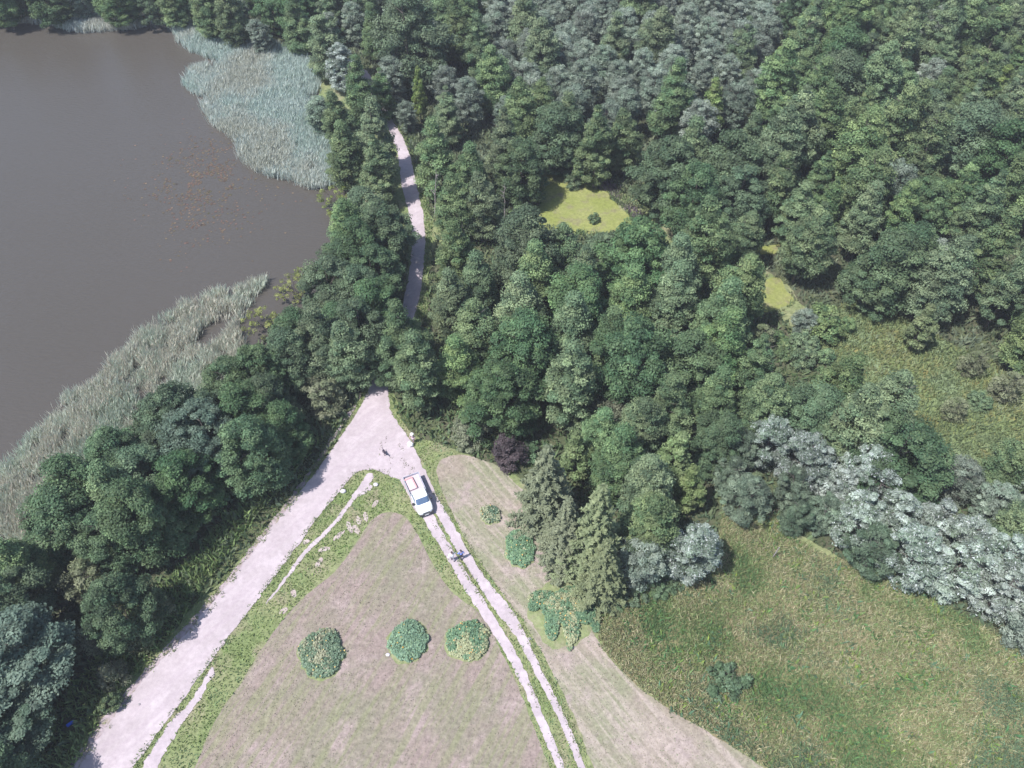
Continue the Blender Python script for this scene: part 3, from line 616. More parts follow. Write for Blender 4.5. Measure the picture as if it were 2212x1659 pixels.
_c = G(152, 1563); SPOT = [(_c[0]-.6, _c[1]-.9), (_c[0]+.6, _c[1]-.9), (_c[0]+.6, _c[1]+.5), (_c[0]-.6, _c[1]+.5)]   # trodden spot round the canister
def tuft_field(name, poly, density, hr, wr, cols, lean, seed, mat='grass', label=None, cat=None, z0=0, holes=(), patch=.25, gap=0.0, gscale=.7, clump=0, wind=(0, 0)):
    rng = np.random.default_rng(seed); x, y = scatter(poly, density, rng, tuple(holes)+(SPOT,))
    if gap:
        k = vnoise(x, y, gscale, seed+9, 3) > gap; x = x[k]; y = y[k]
    if clump:
        cxs, cys = x[::clump], y[::clump]; i = rng.integers(0, len(cxs), len(x)); x = cxs[i]+rng.normal(0, .28, len(x)); y = cys[i]+rng.normal(0, .28, len(x))
    n_ = len(x); hn = .7+.6*vnoise(x, y, .5, seed+3, 3); h = rng.uniform(*hr, n_)*hn; w_ = rng.uniform(*wr, n_)
    V, F = blades(x, y, h, w_, lean, rng, z0, wind)
    k = np.clip((vnoise(x, y, patch, seed+1, 4)-.5)*2.6+.5+rng.normal(0, .22, n_), 0, .999)*(len(cols)-1)
    i = k.astype(int); f = (k-i)[:, None]; ca = np.array(cols)
    tint = (ca[i]*(1-f)+ca[i+1]*f)*rng.normal(1, .13, (n_, 1))
    o = link(name, np_mesh(name, V, F, np.clip(tint, .01, .8)), M[mat]); tag(o, label, cat, kind='stuff'); print(name, n_)
    return o
RC = [(.52, .60, .54), (.45, .56, .48), (.60, .65, .60), (.53, .54, .46)]
REED1 = GP([(372, 62), (385, 90), (400, 108), (440, 121), (482, 131), (475, 142), (430, 146), (402, 156), (396, 188), (430, 208), (468, 205), (440, 220), (432, 245), (455, 260), (480, 280), (510, 305), (520, 350), (560, 374), (620, 392), (690, 408), (745, 405), (745, 340), (712, 280), (690, 190), (665, 120), (600, 100), (520, 85), (450, 68), (400, 46), (380, 50)])
REED2 = GP([(-300, 14), (0, 16), (100, 18), (180, 30), (260, 38), (320, 36), (322, 56), (270, 66), (230, 66), (165, 74), (120, 56), (60, 50), (0, 52), (-300, 50)])
REED3 = GP([(588, 604), (560, 606), (519, 620), (474, 628), (407, 650), (352, 680), (296, 742), (230, 798), (174, 850), (122, 898), (74, 954), (0, 1012), (-120, 1080), (-250, 1250), (-60, 1290), (70, 1230), (150, 1130), (220, 1040), (300, 980), (400, 920), (500, 850), (530, 770), (516, 730), (520, 700), (530, 660)])
HOLE = GP([(440, 705), (480, 684), (500, 700), (480, 735), (444, 758), (405, 756)])
tuft_field('reed_bed', ragged(REED1, .5, 1.0, .5, 31, 1), 95, (1.2, 2.0), (.04, .09), RC, .42, 61, 'reed', 'pale blue-green reed bed filling the bay beside the upper road', 'reeds', -.3, (), .12, .30, .5, 5, (.12, -.05))
tuft_field('reed_bed', ragged(REED2, .5, .8, .5, 32, 1), 80, (1.2, 2.0), (.04, .09), RC, .42, 62, 'reed', 'strip of pale reeds along the far shore of the lake', 'reeds', -.3, (), .12, .25, .5, 5, (.12, -.05))
RC3 = [(.54, .60, .49), (.62, .66, .55), (.62, .55, .47), (.50, .57, .46)]
tuft_field('reed_bed', ragged(REED3, .4, 1.3, .45, 33, 1), 120, (1.1, 1.9), (.035, .085), RC3, .42, 63, 'reed', 'clumpy reed bed in front of the lakeside wood at the left', 'reeds', -.3, (HOLE,), .15, .40, .8, 7, (.1, .05))
# lily pads
def pads():
    rng = np.random.default_rng(77); cx_, cy_ = [], []
    for X, Y, s, n_ in ((440, 385, 3.2, 520), (400, 350, 4.0, 200), (440, 430, 4.0, 460), (470, 350, 3.0, 300), (360, 385, 3.0, 70), (480, 470, 3.5, 120), (440, 470, 3.0, 90), (600, 425, 2.5, 30)):
        x, y = G(X, Y); k = rng.normal(0, 1, (n_, 2)); cx_ += list(x+k[:, 0]*s); cy_ += list(y+k[:, 1]*s*1.3)
    x = np.array(cx_); y = np.array(cy_); k = vnoise(x, y, .5, 3) > .42; x = x[k]; y = y[k]; n_ = len(x); r = rng.uniform(.07, .2, n_)
    ang = np.linspace(0, 2*np.pi, 7)[:-1]; a = ang[None, :]+rng.uniform(0, 6, (n_, 1))
    V = np.stack([x[:, None]+r[:, None]*np.cos(a), y[:, None]+r[:, None]*np.sin(a), np.full((n_, 6), -.085)+rng.uniform(0, .02, (n_, 1))], 2).reshape(-1, 3)
    t = np.array([.125, .075, .062])*rng.normal(1, .2, (n_, 1))+np.array([0, .03, 0])*rng.uniform(0, 1, (n_, 1))
    o = link('lily_pads', np_mesh('lily_pads', V, np.arange(n_*6).reshape(-1, 6), np.clip(t, .01, 1)), M['reed']); tag(o, 'patch of reddish brown lily pads floating on the lake', 'water lilies', kind='stuff')
pads()
# tall meadow
MC = [(.13, .21, .08), (.22, .29, .105), (.29, .31, .14), (.45, .39, .26), (.27, .31, .13), (.13, .20, .11)]
tuft_field('tall_grass', MEADOW, 120, (.25, .6), (.04, .10), MC, 1.1, 71, 'grass', 'tall rough grass and weeds covering the meadow at the lower right', 'grass', 0, (), .16, .16, .9)
tuft_field('meadow_weeds', MEADOW, 9, (.3, .7), (.12, .30), [(.09, .17, .08), (.14, .22, .09), (.26, .30, .09), (.12, .20, .12)], 1.1, 78, 'grass', 'dark leafy weeds mixed through the rough meadow', 'weeds', 0, (), .5, .5, .5, 4)
GC = [(.16, .23, .085), (.23, .29, .11), (.30, .34, .15), (.22, .30, .16)]
tuft_field('marsh_grass', MARSH, 34, (.3, .8), (.08, .18), [(.17, .23, .10), (.14, .20, .07), (.24, .25, .08), (.20, .25, .14)], .9, 72, 'grass', 'bright marsh grass in the long clearing at the right', 'grass', 0, (), .2)
# verges: grass around roads outside the mown fields
VERGE = GP([(800, 830), (700, 940), (560, 1090), (430, 1240), (300, 1370), (180, 1500), (60, 1700), (400, 1760), (470, 1560), (580, 1385), (665, 1282), (765, 1180), (840, 1105), (900, 1150), (960, 1260), (1030, 1320), (1100, 1440), (1190, 1670), (1240, 1780), (1320, 1780), (1210, 1470), (1120, 1320), (1030, 1200), (960, 1070), (950, 1000), (1100, 990), (1060, 950), (900, 920), (850, 860)])
tuft_field('verge_grass', VERGE, 34, (.08, .30), (.06, .13), GC, 1.0, 73, 'grass', 'green grass growing along the verges of the road and track', 'grass', 0, (ROAD, RUT_L, RUT_R, MOWN, MSTRIP, PATH, SAND), .4)
tuft_field('mown_stubble', MOWN, 16, (.03, .09), (.05, .13), [(.28, .22, .20), (.19, .21, .11), (.32, .26, .245), (.23, .22, .14)], 1.6, 91, 'grass', 'short cut stubble on the big mown field', 'grass', Z*2, (), .35)
tuft_field('mown_stubble', MSTRIP, 16, (.03, .09), (.05, .13), [(.28, .235, .19), (.18, .22, .11), (.32, .27, .25), (.21, .24, .14)], 1.6, 92, 'grass', 'short cut stubble on the narrow mown strip', 'grass', Z*3, (), .35)
EDGE = ribbon([(757, 1035), (690, 1118), (648, 1172), (578, 1268), (503, 1364), (418, 1484), (353, 1570), (288, 1658), (205, 1770)], .9)
tuft_field('verge_grass', EDGE, 60, (.06, .22), (.05, .11), GC, 1.1, 93, 'grass', 'ragged grass creeping in from the right edge of the gravel road', 'grass', Z*5, (), .4, .5, .9)
EDGE2 = ribbon([(792, 840), (757, 895), (717, 955), (660, 1040), (593, 1128), (533, 1206), (450, 1312), (360, 1412), (312, 1460), (245, 1545), (172, 1648), (80, 1775)], 1.2)
tuft_field('verge_grass', EDGE2, 60, (.06, .25), (.05, .12), GC, 1.1, 94, 'grass', 'ragged grass creeping in from the left edge of the gravel road', 'grass', Z*5, (), .4, .54, .9)
APR = GP([(780, 1035), (800, 985), (838, 935), (868, 960), (900, 1020), (870, 1040), (820, 1030)])
tuft_field('junction_weeds', APR, 40, (.04, .14), (.05, .12), [(.22, .20, .14), (.20, .24, .12), (.28, .24, .24)], 1.2, 95, 'grass', 'scattered weeds and debris on the gravel junction', 'weeds', Z*5, (), .4, .66, 1.3)
for nm_, rb_ in (('left', [(938, 1124), (962, 1166), (992, 1210), (1018, 1254), (1052, 1306), (1083, 1356), (1116, 1412), (1146, 1472), (1176, 1548), (1202, 1608), (1222, 1660)]), ('right', [(918, 1030), (950, 1080), (975, 1118), (1000, 1158), (1026, 1204), (1062, 1260), (1110, 1325), (1150, 1396), (1182, 1466), (1221, 1543), (1246, 1603), (1266, 1660)])):
    tuft_field('verge_grass', ribbon(rb_, .7), 60, (.06, .22), (.05, .11), GC, 1.1, 96+len(nm_), 'grass', 'grass creeping over the edge of the %s wheel rut' % nm_, 'grass', Z*6, (), .4, .46, .9)
bare = bpy.data.meshes.new('bare_patches'); bv, bf = [], []
for bx_, by_, bl_, ba_ in ((732, 1157, .7, 50), (755, 1139, .8, -60), (770, 1144, .6, -60), (775, 1124, .5, -70), (790, 1117, .6, -70), (810, 1089, .5, 60), (700, 1187, .6, 10), (690, 1214, .5, 60), (635, 1282, .4, -60), (662, 1170, .4, 20), (612, 1320, .4, 30)):
    x_, y_ = G(bx_, by_); k0 = len(bv); ca_, sa_ = math.cos(math.radians(ba_)), math.sin(math.radians(ba_))
    for i_ in range(28):
        t_ = 2*math.pi*i_/28; r_ = .6+.9*float(vnoise(math.cos(t_)*1.5+bx_, math.sin(t_)*1.5+by_, 1.0, 5)); u_, v_ = math.cos(t_)*bl_*r_, math.sin(t_)*.26*r_
        bv.append((x_+u_*ca_-v_*sa_, y_+u_*sa_+v_*ca_, Z*4))
    bf.append(list(range(k0, k0+28)))
bare.from_pydata(bv, [], bf); bare.update(); bo_ = link('bare_patches', bare, M['soil']); bo_['kind'] = 'structure'
UND = GP([(835, 225), (875, 240), (905, 300), (915, 390), (935, 470), (930, 560), (925, 680), (900, 700), (905, 560), (915, 480), (895, 390), (868, 300)])
tuft_field('verge_grass', UND, 40, (.15, .5), (.08, .16), GC, 1.0, 74, 'grass', 'bright grass beside the upper stretch of the gravel road', 'grass', 0, (ROAD,), .4)
BANK = GP([(1100, 440), (1172, 429), (1150, 372), (1180, 360), (1330, 395), (1400, 480), (1360, 500), (1280, 405), (1200, 374), (1170, 400), (1175, 440), (1140, 500), (1100, 500)])
tuft_field('pond_bank_plants', BANK, 26, (.3, .9), (.1, .2), [(.13, .18, .08), (.17, .2, .11), (.17, .13, .16), (.2, .17, .2)], .8, 75, 'grass', 'weeds and purple flowers on the bank of the duckweed pond', 'weeds', 0, (POND1,), .25)
for pn_, pp_ in (('large', POND1), ('small', POND2), ('tiny', POND3)):
    mx_ = sum(p[0] for p in pp_)/len(pp_); my_ = sum(p[1] for p in pp_)/len(pp_)
    tuft_field('pond_bank_plants', [(mx_+(p[0]-mx_)*1.13, my_+(p[1]-my_)*1.13) for p in pp_], 40, (.2, .7), (.08, .18), [(.14, .20, .09), (.20, .24, .12), (.22, .22, .14)], .9, 70+len(pn_), 'grass', 'ragged weeds round the edge of the %s duckweed pond' % pn_, 'weeds', 0, ([(mx_+(p[0]-mx_)*.96, my_+(p[1]-my_)*.96) for p in pp_],), .3, .35, .8)
UG = GP([(470, 1230), (560, 1110), (700, 950), (640, 930), (420, 1200), (280, 1330), (160, 1480), (0, 1700), (120, 1760), (220, 1540), (350, 1400)])
tuft_field('undergrowth', UG, 30, (.3, 1.0), (.12, .25), [(.15, .22, .08), (.21, .28, .10), (.27, .33, .13)], .9, 76, 'grass', 'leafy undergrowth between the lakeside wood and the gravel road', 'undergrowth', 0, (ROAD,), .3)
for nm_, pl_ in WOOD_FLOOR.items():
    q_ = [(min(140, max(-140, a)), min(215, b_)) for a, b_ in pl_]
    tuft_field('undergrowth', q_, 9, (.25, .9), (.2, .45), [(.09, .13, .06), (.13, .17, .085), (.17, .20, .11), (.11, .15, .09)], 1.1, 80+len(nm_), 'grass', 'leafy undergrowth on the floor of the %s wood' % nm_, 'undergrowth', 0, (ROAD, POND1, POND2, POND3, MARSH, MSTRIP, MEADOW), .3)
# air
hb = bmesh.new(); bmesh.ops.create_cube(hb, size=1.0)
for v in hb.verts: v.co = Vector((v.co.x*6300, 1250+v.co.y*5800, (v.co.z+.5)*84-3))
hm = bpy.data.meshes.new('haze'); hb.to_mesh(hm); hb.free()
mh = bpy.data.materials.new('haze_air'); mh.use_nodes = True; mh.node_tree.nodes.remove(mh.node_tree.nodes['Principled BSDF'])
pv = mh.node_tree.nodes.new('ShaderNodeVolumePrincipled'); pv.inputs['Color'].default_value = (.88, .90, 1.0, 1); pv.inputs['Density'].default_value = .0003; pv.inputs['Anisotropy'].default_value = .0
mh.node_tree.links.new(pv.outputs[0], mh.node_tree.nodes['Material Output'].inputs['Volume'])
ho = link('haze', hm, mh); ho['kind'] = 'stuff'

# ------------------------------------------------------------------ squash beds: leafy mounds on the mown grass
def leaf_bed(X, Y, rx, ry, label, seed, yel=.12, hump=.45, irregular=.26, flowers=14, n_=2500, rot=0, blobs=None):
    x0, y0 = G(X, Y); r = empty('squash_bed', (x0, y0, 0)); tag(r, label, 'plant bed')
    rng = np.random.default_rng(seed)
    # soil mound
    ring = 40; V = [(0, 0, hump*.7)]; F = []
    for j, q in enumerate((.35, .7, 1.0, 1.16)):
        for i in range(ring):
            a = 2*math.pi*i/ring; k = 1+irregular*(float(vnoise(math.cos(a)*2, math.sin(a)*2, 1.3, seed))-.5)*2
            V.append((math.cos(a)*rx*q*k, math.sin(a)*ry*q*k, hump*.7*max(0, 1-q**2)+(.06 if j < 3 else -.01)))
    for i in range(ring): F.append((0, 1+i, 1+(i+1) % ring, 1+(i+1) % ring))
    Q = [(1+j*ring+i, 1+(j+1)*ring+i, 1+(j+1)*ring+(i+1) % ring, 1+j*ring+(i+1) % ring) for j in range(3) for i in range(ring)]
    me = bpy.data.meshes.new('grassy_mound'); me.from_pydata(V, [], [f[:3] for f in F]+Q); me.update()
    link('grassy_mound', me, M['ring'], r)
    if blobs is None:
        a = rng.uniform(0, 2*np.pi, n_); q = np.sqrt(rng.uniform(0, 1, n_))*1.02
        k = 1+irregular*(vnoise(np.cos(a)*2, np.sin(a)*2, 1.3, seed)-.5)*2
        x = np.cos(a)*rx*q*k; y = np.sin(a)*ry*q*k
    else:
        bi = rng.choice(len(blobs), n_, p=np.array([b_[2]*b_[3] for b_ in blobs])/sum(b_[2]*b_[3] for b_ in blobs)); bb = np.array(blobs)[bi]
        a = rng.uniform(0, 2*np.pi, n_); q0 = np.sqrt(rng.uniform(0, 1, n_)); x = bb[:, 0]+np.cos(a)*q0*bb[:, 2]; y = bb[:, 1]+np.sin(a)*q0*bb[:, 3]
        q = np.clip(np.hypot(x/rx, y/ry), 0, 1)
    cr, sr_ = math.cos(rot), math.sin(rot); x, y = x*cr-y*sr_, x*sr_+y*cr
    z = hump*(1-q**2)+rng.uniform(.12, .42, n_)+.15*vnoise(x, y, 1.5, seed+2)
    nr = np.stack([x/rx*.35, y/ry*.35, np.ones(n_)], 1)+rng.normal(0, .38, (n_, 3)); nr /= np.linalg.norm(nr, axis=1, keepdims=True)
    Vv, Ff = quads(np.stack([x, y, z], 1), nr, rng.uniform(.07, .145, n_), .9, rng)
    gcol = np.array([(.12, .22, .13), (.17, .27, .165), (.20, .31, .17)])[rng.integers(0, 3, n_)]
    yn = vnoise(x+7, y+3, .9, seed+5, 2) + rng.normal(0, .08, n_) > 1-yel*2.2; gcol[yn] = np.array([.38, .40, .24])
    link('leaves', np_mesh('leaves', Vv, Ff, gcol*rng.normal(1, .13, (n_, 1))), M['leaf'], r)
    i = rng.choice(n_, flowers); c = np.stack([x[i], y[i], z[i]+.14], 1); nn = np.tile([0, 0, 1.], (flowers, 1))+rng.normal(0, .15, (flowers, 3)); nn /= np.linalg.norm(nn, axis=1, keepdims=True)
    Vf, Ff = quads(c, nn, rng.uniform(.06, .1, flowers), 1, rng)
    link('flowers', np_mesh('flowers', Vf, Ff, np.tile([.62, .36, .08], (flowers, 1))), M['grass'], r)
    return r
GB = 'round squash beds on the mown grass'
def gb(o): o['group'] = GB; return o
gb(leaf_bed(697, 1412, 2.05, 2.2, 'leafy squash bed at the left end of the row of three', 1, .2, flowers=16))
gb(leaf_bed(880, 1386, 1.9, 1.95, 'oval green squash bed in the middle of the row of three, with few yellow leaves', 2, .03, rot=.5, flowers=8, irregular=.2))
gb(leaf_bed(1012, 1385, 2.0, 2.0, 'leafy squash bed with pale yellowish centre nearest the wheel ruts', 3, .25, flowers=24))
gb(leaf_bed(1122, 1187, 1.5, 2.1, 'tall oval squash bed on the mown strip right of the two walkers', 4, .04, flowers=10))
gb(leaf_bed(1059, 1113, 1.05, 1.15, 'small thin squash bed on the mown strip right of the truck', 5, .3, .15, flowers=4, n_=520))
leaf_bed(1218, 1325, 3.3, 3.2, 'large sprawling squash patch with straggling vines beside the rough meadow', 6, .14, .45, flowers=26, n_=6000,
         blobs=[(0, .4, 2.3, 1.7), (-2.2, 1.4, 1.4, .9), (2.0, .2, 1.2, 1.5), (-1.3, -1.3, .7, 1.6), (.6, -1.7, .8, 1.5), (.9, 1.9, 1.4, .8), (.4, -3.0, .28, .9), (3.0, -1.2, .5, .9), (-3.0, .6, .6, .5)])

# ------------------------------------------------------------------ truck
M['white_paint'] = plain('white_paint', (.82, .83, .85), .25, 0, .01, 3, .5, .6)
M['glass'] = plain('window_glass', (.10, .15, .24), .08, 0, .1, 3, .8)
M['side_metal'] = plain('dropside_metal', (.50, .52, .60), .45, .3, .06, 6)
M['wood_bed'] = plain('bed_floor_boards', (.47, .40, .42), .8, 0, .12, 5)
M['black_plastic'] = plain('black_plastic', (.03, .03, .035), .6)
M['rubber'] = plain('tyre_rubber', (.025, .025, .027), .9)
M['rim'] = plain('wheel_rim', (.5, .5, .52), .35, .6)
M['lamp_lens'] = plain('lamp_lens', (.7, .72, .75), .1)
M['red_lens'] = plain('red_lens', (.45, .03, .03), .2)
M['red_paint'] = plain('red_paint', (.60, .31, .31), .5, 0, .08)
M['pale_board'] = plain('pale_board', (.52, .42, .45), .7, 0, .05, 3)
M['blue_plastic'] = plain('blue_plastic', (.04, .16, .85), .4)
def bmo(name, bm, mat, parent=None, smooth=False, bevel=0.0):
    if bevel: bmesh.ops.bevel(bm, geom=bm.edges[:], offset=bevel, segments=2, affect='EDGES', profile=.6)
    bmesh.ops.recalc_face_normals(bm, faces=bm.faces[:])
    me = bpy.data.meshes.new(name); bm.to_mesh(me); bm.free()
    if smooth: me.polygons.foreach_set('use_smooth', [True]*len(me.polygons))
    return link(name, me, mat, parent)
def box(bm, x0, x1, y0, y1, z0, z1):
    g = bmesh.ops.create_cube(bm, size=1.0); 
    for v in g['verts']: v.co = Vector((x0+(v.co.x+.5)*(x1-x0), y0+(v.co.y+.5)*(y1-y0), z0+(v.co.z+.5)*(z1-z0)))
    return g['verts']
def boxo(name, dims, mat, parent=None, bevel=.02):
    bm = bmesh.new(); box(bm, *dims); return bmo(name, bm, mat, parent, bevel=bevel)
def rrect(x0, x1, hw, z, rf, rb, n_=7):
    """rounded plan outline; rf radius at the front (x1), rb at the back"""
    P = []
    for (cx_, cy_, r, a0) in ((x1-rf, hw-rf, rf, 90), (x0+rb, hw-rb, rb, 180)):
        pass
    for k in range(n_+1):
        a = math.pi/2*k/n_; P.append((x1-rf+rf*math.sin(a)*1.0, -(hw-rf)-rf*math.cos(a), z))
    for k in range(n_+1):
        a = math.pi/2*k/n_; P.append((x1-rf+rf*math.cos(a), (hw-rf)+rf*math.sin(a), z))
    for k in range(n_+1):
        a = math.pi/2*k/n_; P.append((x0+rb-rb*math.sin(a), (hw-rb)+rb*math.cos(a), z))
    for k in range(n_+1):
        a = math.pi/2*k/n_; P.append((x0+rb-rb*math.cos(a), -(hw-rb)-rb*math.sin(a), z))
    return P
def loft(bm, rings):
    R_ = [[bm.verts.new(p) for p in r] for r in rings]; n_ = len(R_[0])
    for a, b_ in zip(R_[:-1], R_[1:]):
        for i in range(n_): bm.faces.new((a[i], a[(i+1) % n_], b_[(i+1) % n_], b_[i]))
    bm.faces.new(R_[0][::-1]); bm.faces.new(R_[-1])
def build_truck():
    xr, yr = GF(1155, 1338, .9); xn, yn = GF(1202, 1448, .6)
    cx_, cy_ = (xr+xn)/2, (yr+yn)/2; ang = math.atan2(yn-yr, xn-xr); print('truck length on ground', math.hypot(xn-xr, yn-yr), (cx_, cy_))
    t = empty('pickup_truck', (cx_, cy_, .05), ang); t.scale = (.96, .93, .95); tag(t, 'white dropside pickup truck with pale load bed parked at the start of the wheel ruts', 'pickup truck')
    S = 1.0
    OX = -.05                                             # cab back wall
    bm = bmesh.new()
    loft(bm, [rrect(OX, OX+2.52, .90, .34, .42, .06), rrect(OX, OX+2.60, .95, .5, .5, .08), rrect(OX, OX+2.58, .96, .8, .55, .08), rrect(OX, OX+2.46, .95, 1.0, .58, .08), rrect(OX, OX+2.30, .93, 1.10, .6, .08),
              rrect(OX, OX+1.92, .90, 1.22, .5, .08), rrect(OX, OX+1.70, .885, 1.30, .42, .08), rrect(OX+.02, OX+1.42, .83, 1.62, .3, .1), rrect(OX+.04, OX+1.16, .78, 1.86, .22, .14), rrect(OX+.10, OX+1.04, .72, 1.93, .2, .16), rrect(OX+.22, OX+.9, .6, 1.955, .18, .18)])
    bmo('cab', bm, M['white_paint'], t, smooth=True)
    # windscreen: curved strip standing a few mm proud
    def proud(ring_a, ring_b, i0, i1, off=.006, rows=1):
        bm = bmesh.new(); A = [bm.verts.new((p[0]+off*1.2, p[1]*1.003, p[2]+off)) for p in ring_a[i0:i1]]; B = [bm.verts.new((p[0]+off*1.2, p[1]*1.003, p[2]+off)) for p in ring_b[i0:i1]]
        for i in range(len(A)-1): bm.faces.new((A[i], A[i+1], B[i+1], B[i]))
        return bm
    ra = rrect(OX, OX+1.70, .885, 1.30, .42, .08); rb_ = rrect(OX+.04, OX+1.16, .78, 1.86, .22, .14); rm = rrect(OX+.02, OX+1.42, .83, 1.62, .3, .1)
    bm = bmesh.new(); rows = []
    for R0, f in ((ra, .06), (rm, 0), (rb_, .12)):
        ref = rm; row = [(p[0]*(1-f)+q[0]*f+.012, p[1]*(1-f)+q[1]*f, p[2]*(1-f)+q[2]*f+.006) for p, q in zip(R0[3:13], ref[3:13])]; rows.append([bm.verts.new(p) for p in row])
    for a, b_ in zip(rows[:-1], rows[1:]):
        for i in range(len(a)-1): bm.faces.new((a[i], a[i+1], b_[i+1], b_[i]))
    bmo('windscreen', bm, M['glass'], t, smooth=True)
    for s in (-1, 1):
        d = boxo('door', (OX+.12, OX+1.15, s*.945, s*.968, .42, 1.22), M['white_paint'], t, .008)
        bm = bmesh.new(); q = [(OX+.18, s*.892, 1.30), (OX+1.40, s*.892, 1.30), (OX+1.05, s*.805, 1.80), (OX+.2, s*.805, 1.80)]
        vs_ = [bm.verts.new(p) for p in q]+[bm.verts.new((p[0], p[1]-s*.03, p[2])) for p in q]
        bm.faces.new(vs_[:4]); bm.faces.new(vs_[4:][::-1])
        for i in range(4): bm.faces.new((vs_[i], vs_[(i+1) % 4], vs_[4+(i+1) % 4], vs_[4+i]))
        bmo('side_window', bm, M['glass'], d)
        boxo('door_handle', (OX+.2, OX+.36, s*.968, s*.99, 1.02, 1.06), M['black_plastic'], d, .006)
        m_ = boxo('wing_mirror', (OX+1.30, OX+1.46, s*.98, s*1.22, 1.28, 1.52), M['black_plastic'], t, .03)
        bm = bmesh.new(); g = bmesh.ops.create_uvsphere(bm, u_segments=12, v_segments=8, radius=.17)
        for v in g['verts']: v.co = Vector((v.co.x*.9+OX+2.36, v.co.y*1.1+s*.66, v.co.z*.65+.83))
        bmo('headlight', bm, M['lamp_lens'], t, smooth=True)
        boxo('rear_lamp', (-2.72, -2.66, s*.78-.12, s*.78+.12, .55, .67), M['red_lens'], t, .01)
        for xw in (OX+1.75, -1.75):
            w = empty('wheel'); w.parent = t; w.location = (xw, s*.80, .33)
            bm = bmesh.new(); R_ = []
            prof = [(.10, .20), (.11, .26), (.10, .315), (.07, .33), (-.07, .33), (-.10, .315), (-.11, .26), (-.10, .20)]
            for k in range(28):
                a = 2*math.pi*k/28; R_.append([bm.verts.new((math.cos(a)*r, y_, math.sin(a)*r)) for y_, r in prof])
            for k in range(28):
                A_, B_ = R_[k], R_[(k+1) % 28]
                for i in range(len(prof)): bm.faces.new((A_[i], A_[(i+1) % len(prof)], B_[(i+1) % len(prof)], B_[i]))
            bmo('tyre', bm, M['rubber'], w, smooth=True)
            bm = bmesh.new(); bmesh.ops.create_cone(bm, cap_ends=True, segments=20, radius1=.205, radius2=.19, depth=.12, matrix=Matrix.Rotation(math.pi/2*s, 4, 'X'))
            bmo('rim', bm, M['rim'], w)
    boxo('front_bumper', (OX+2.42, OX+2.68, -.86, .86, .34, .56), M['black_plastic'], t, .05)
    boxo('grille', (OX+2.50, OX+2.61, -.42, .42, .64, .80), M['black_plastic'], t, .02)
    boxo('licence_plate', (OX+2.68, OX+2.70, -.26, .26, .40, .52), M['white_paint'], t, .004)
    bm = bmesh.new(); box(bm, -2.70, OX+.3, -.42, -.30, .38, .55); box(bm, -2.70, OX+.3, .30, .42, .38, .55); bmo('chassis', bm, M['black_plastic'], t)
    boxo('bed_floor', (-2.70, OX-.08, -.92, .92, .80, .86), M['wood_bed'], t, .01)
    for s in (-1, 1):
        bm = bmesh.new(); box(bm, -2.70, OX-.08, s*.97-.025, s*.97+.025, .78, 1.18)
        for k in range(6): box(bm, -2.66+k*.44, -2.60+k*.44, s*1.0-.01, s*1.0+.01, .80, 1.16)
        bmo('side_board', bm, M['side_metal'], t, bevel=.006)
    boxo('tailgate', (-2.75, -2.70, -.97, .97, .78, 1.18), M['side_metal'], t, .01)
    bm = bmesh.new(); box(bm, OX-.085, OX-.04, -.95, .95, .78, 1.30)
    for k in range(5): box(bm, OX-.08, OX-.045, -.9+k*.44, -.86+k*.44, 1.30, 1.7)
    box(bm, OX-.09, OX-.035, -.92, .92, 1.70, 1.75); bmo('headboard', bm, M['side_metal'], t, bevel=.005)
    # the load: things of their own
    c_, s_ = math.cos(ang), math.sin(ang)
    def W(lx, ly): return (cx_+c_*lx-s_*ly, cy_+s_*lx+c_*ly)
    x, y = W(-1.55, -.32); b_ = boxo('board', (-.80, .80, -.44, .44, 0, .22), M['pale_board'], None, .03); b_.location = (x, y, .872); b_.rotation_euler = (0, 0, ang+.03)
    tag(b_, 'flat pale pinkish box lying in the load bed of the white truck', 'box')
    x, y = W(-1.7, -.32); bm = bmesh.new(); box(bm, -.62, -.46, -.52, .32, 0, .08); box(bm, -.62, .9, .26, .40, 0, .08)
    r = bmo('metal_frame', bm, M['red_paint'], None, bevel=.02); r.location = (x, y, 1.096); r.rotation_euler = (0, 0, ang+.06)
    tag(r, 'red L-shaped frame on top of the pale box in the truck bed', 'frame')
build_truck()

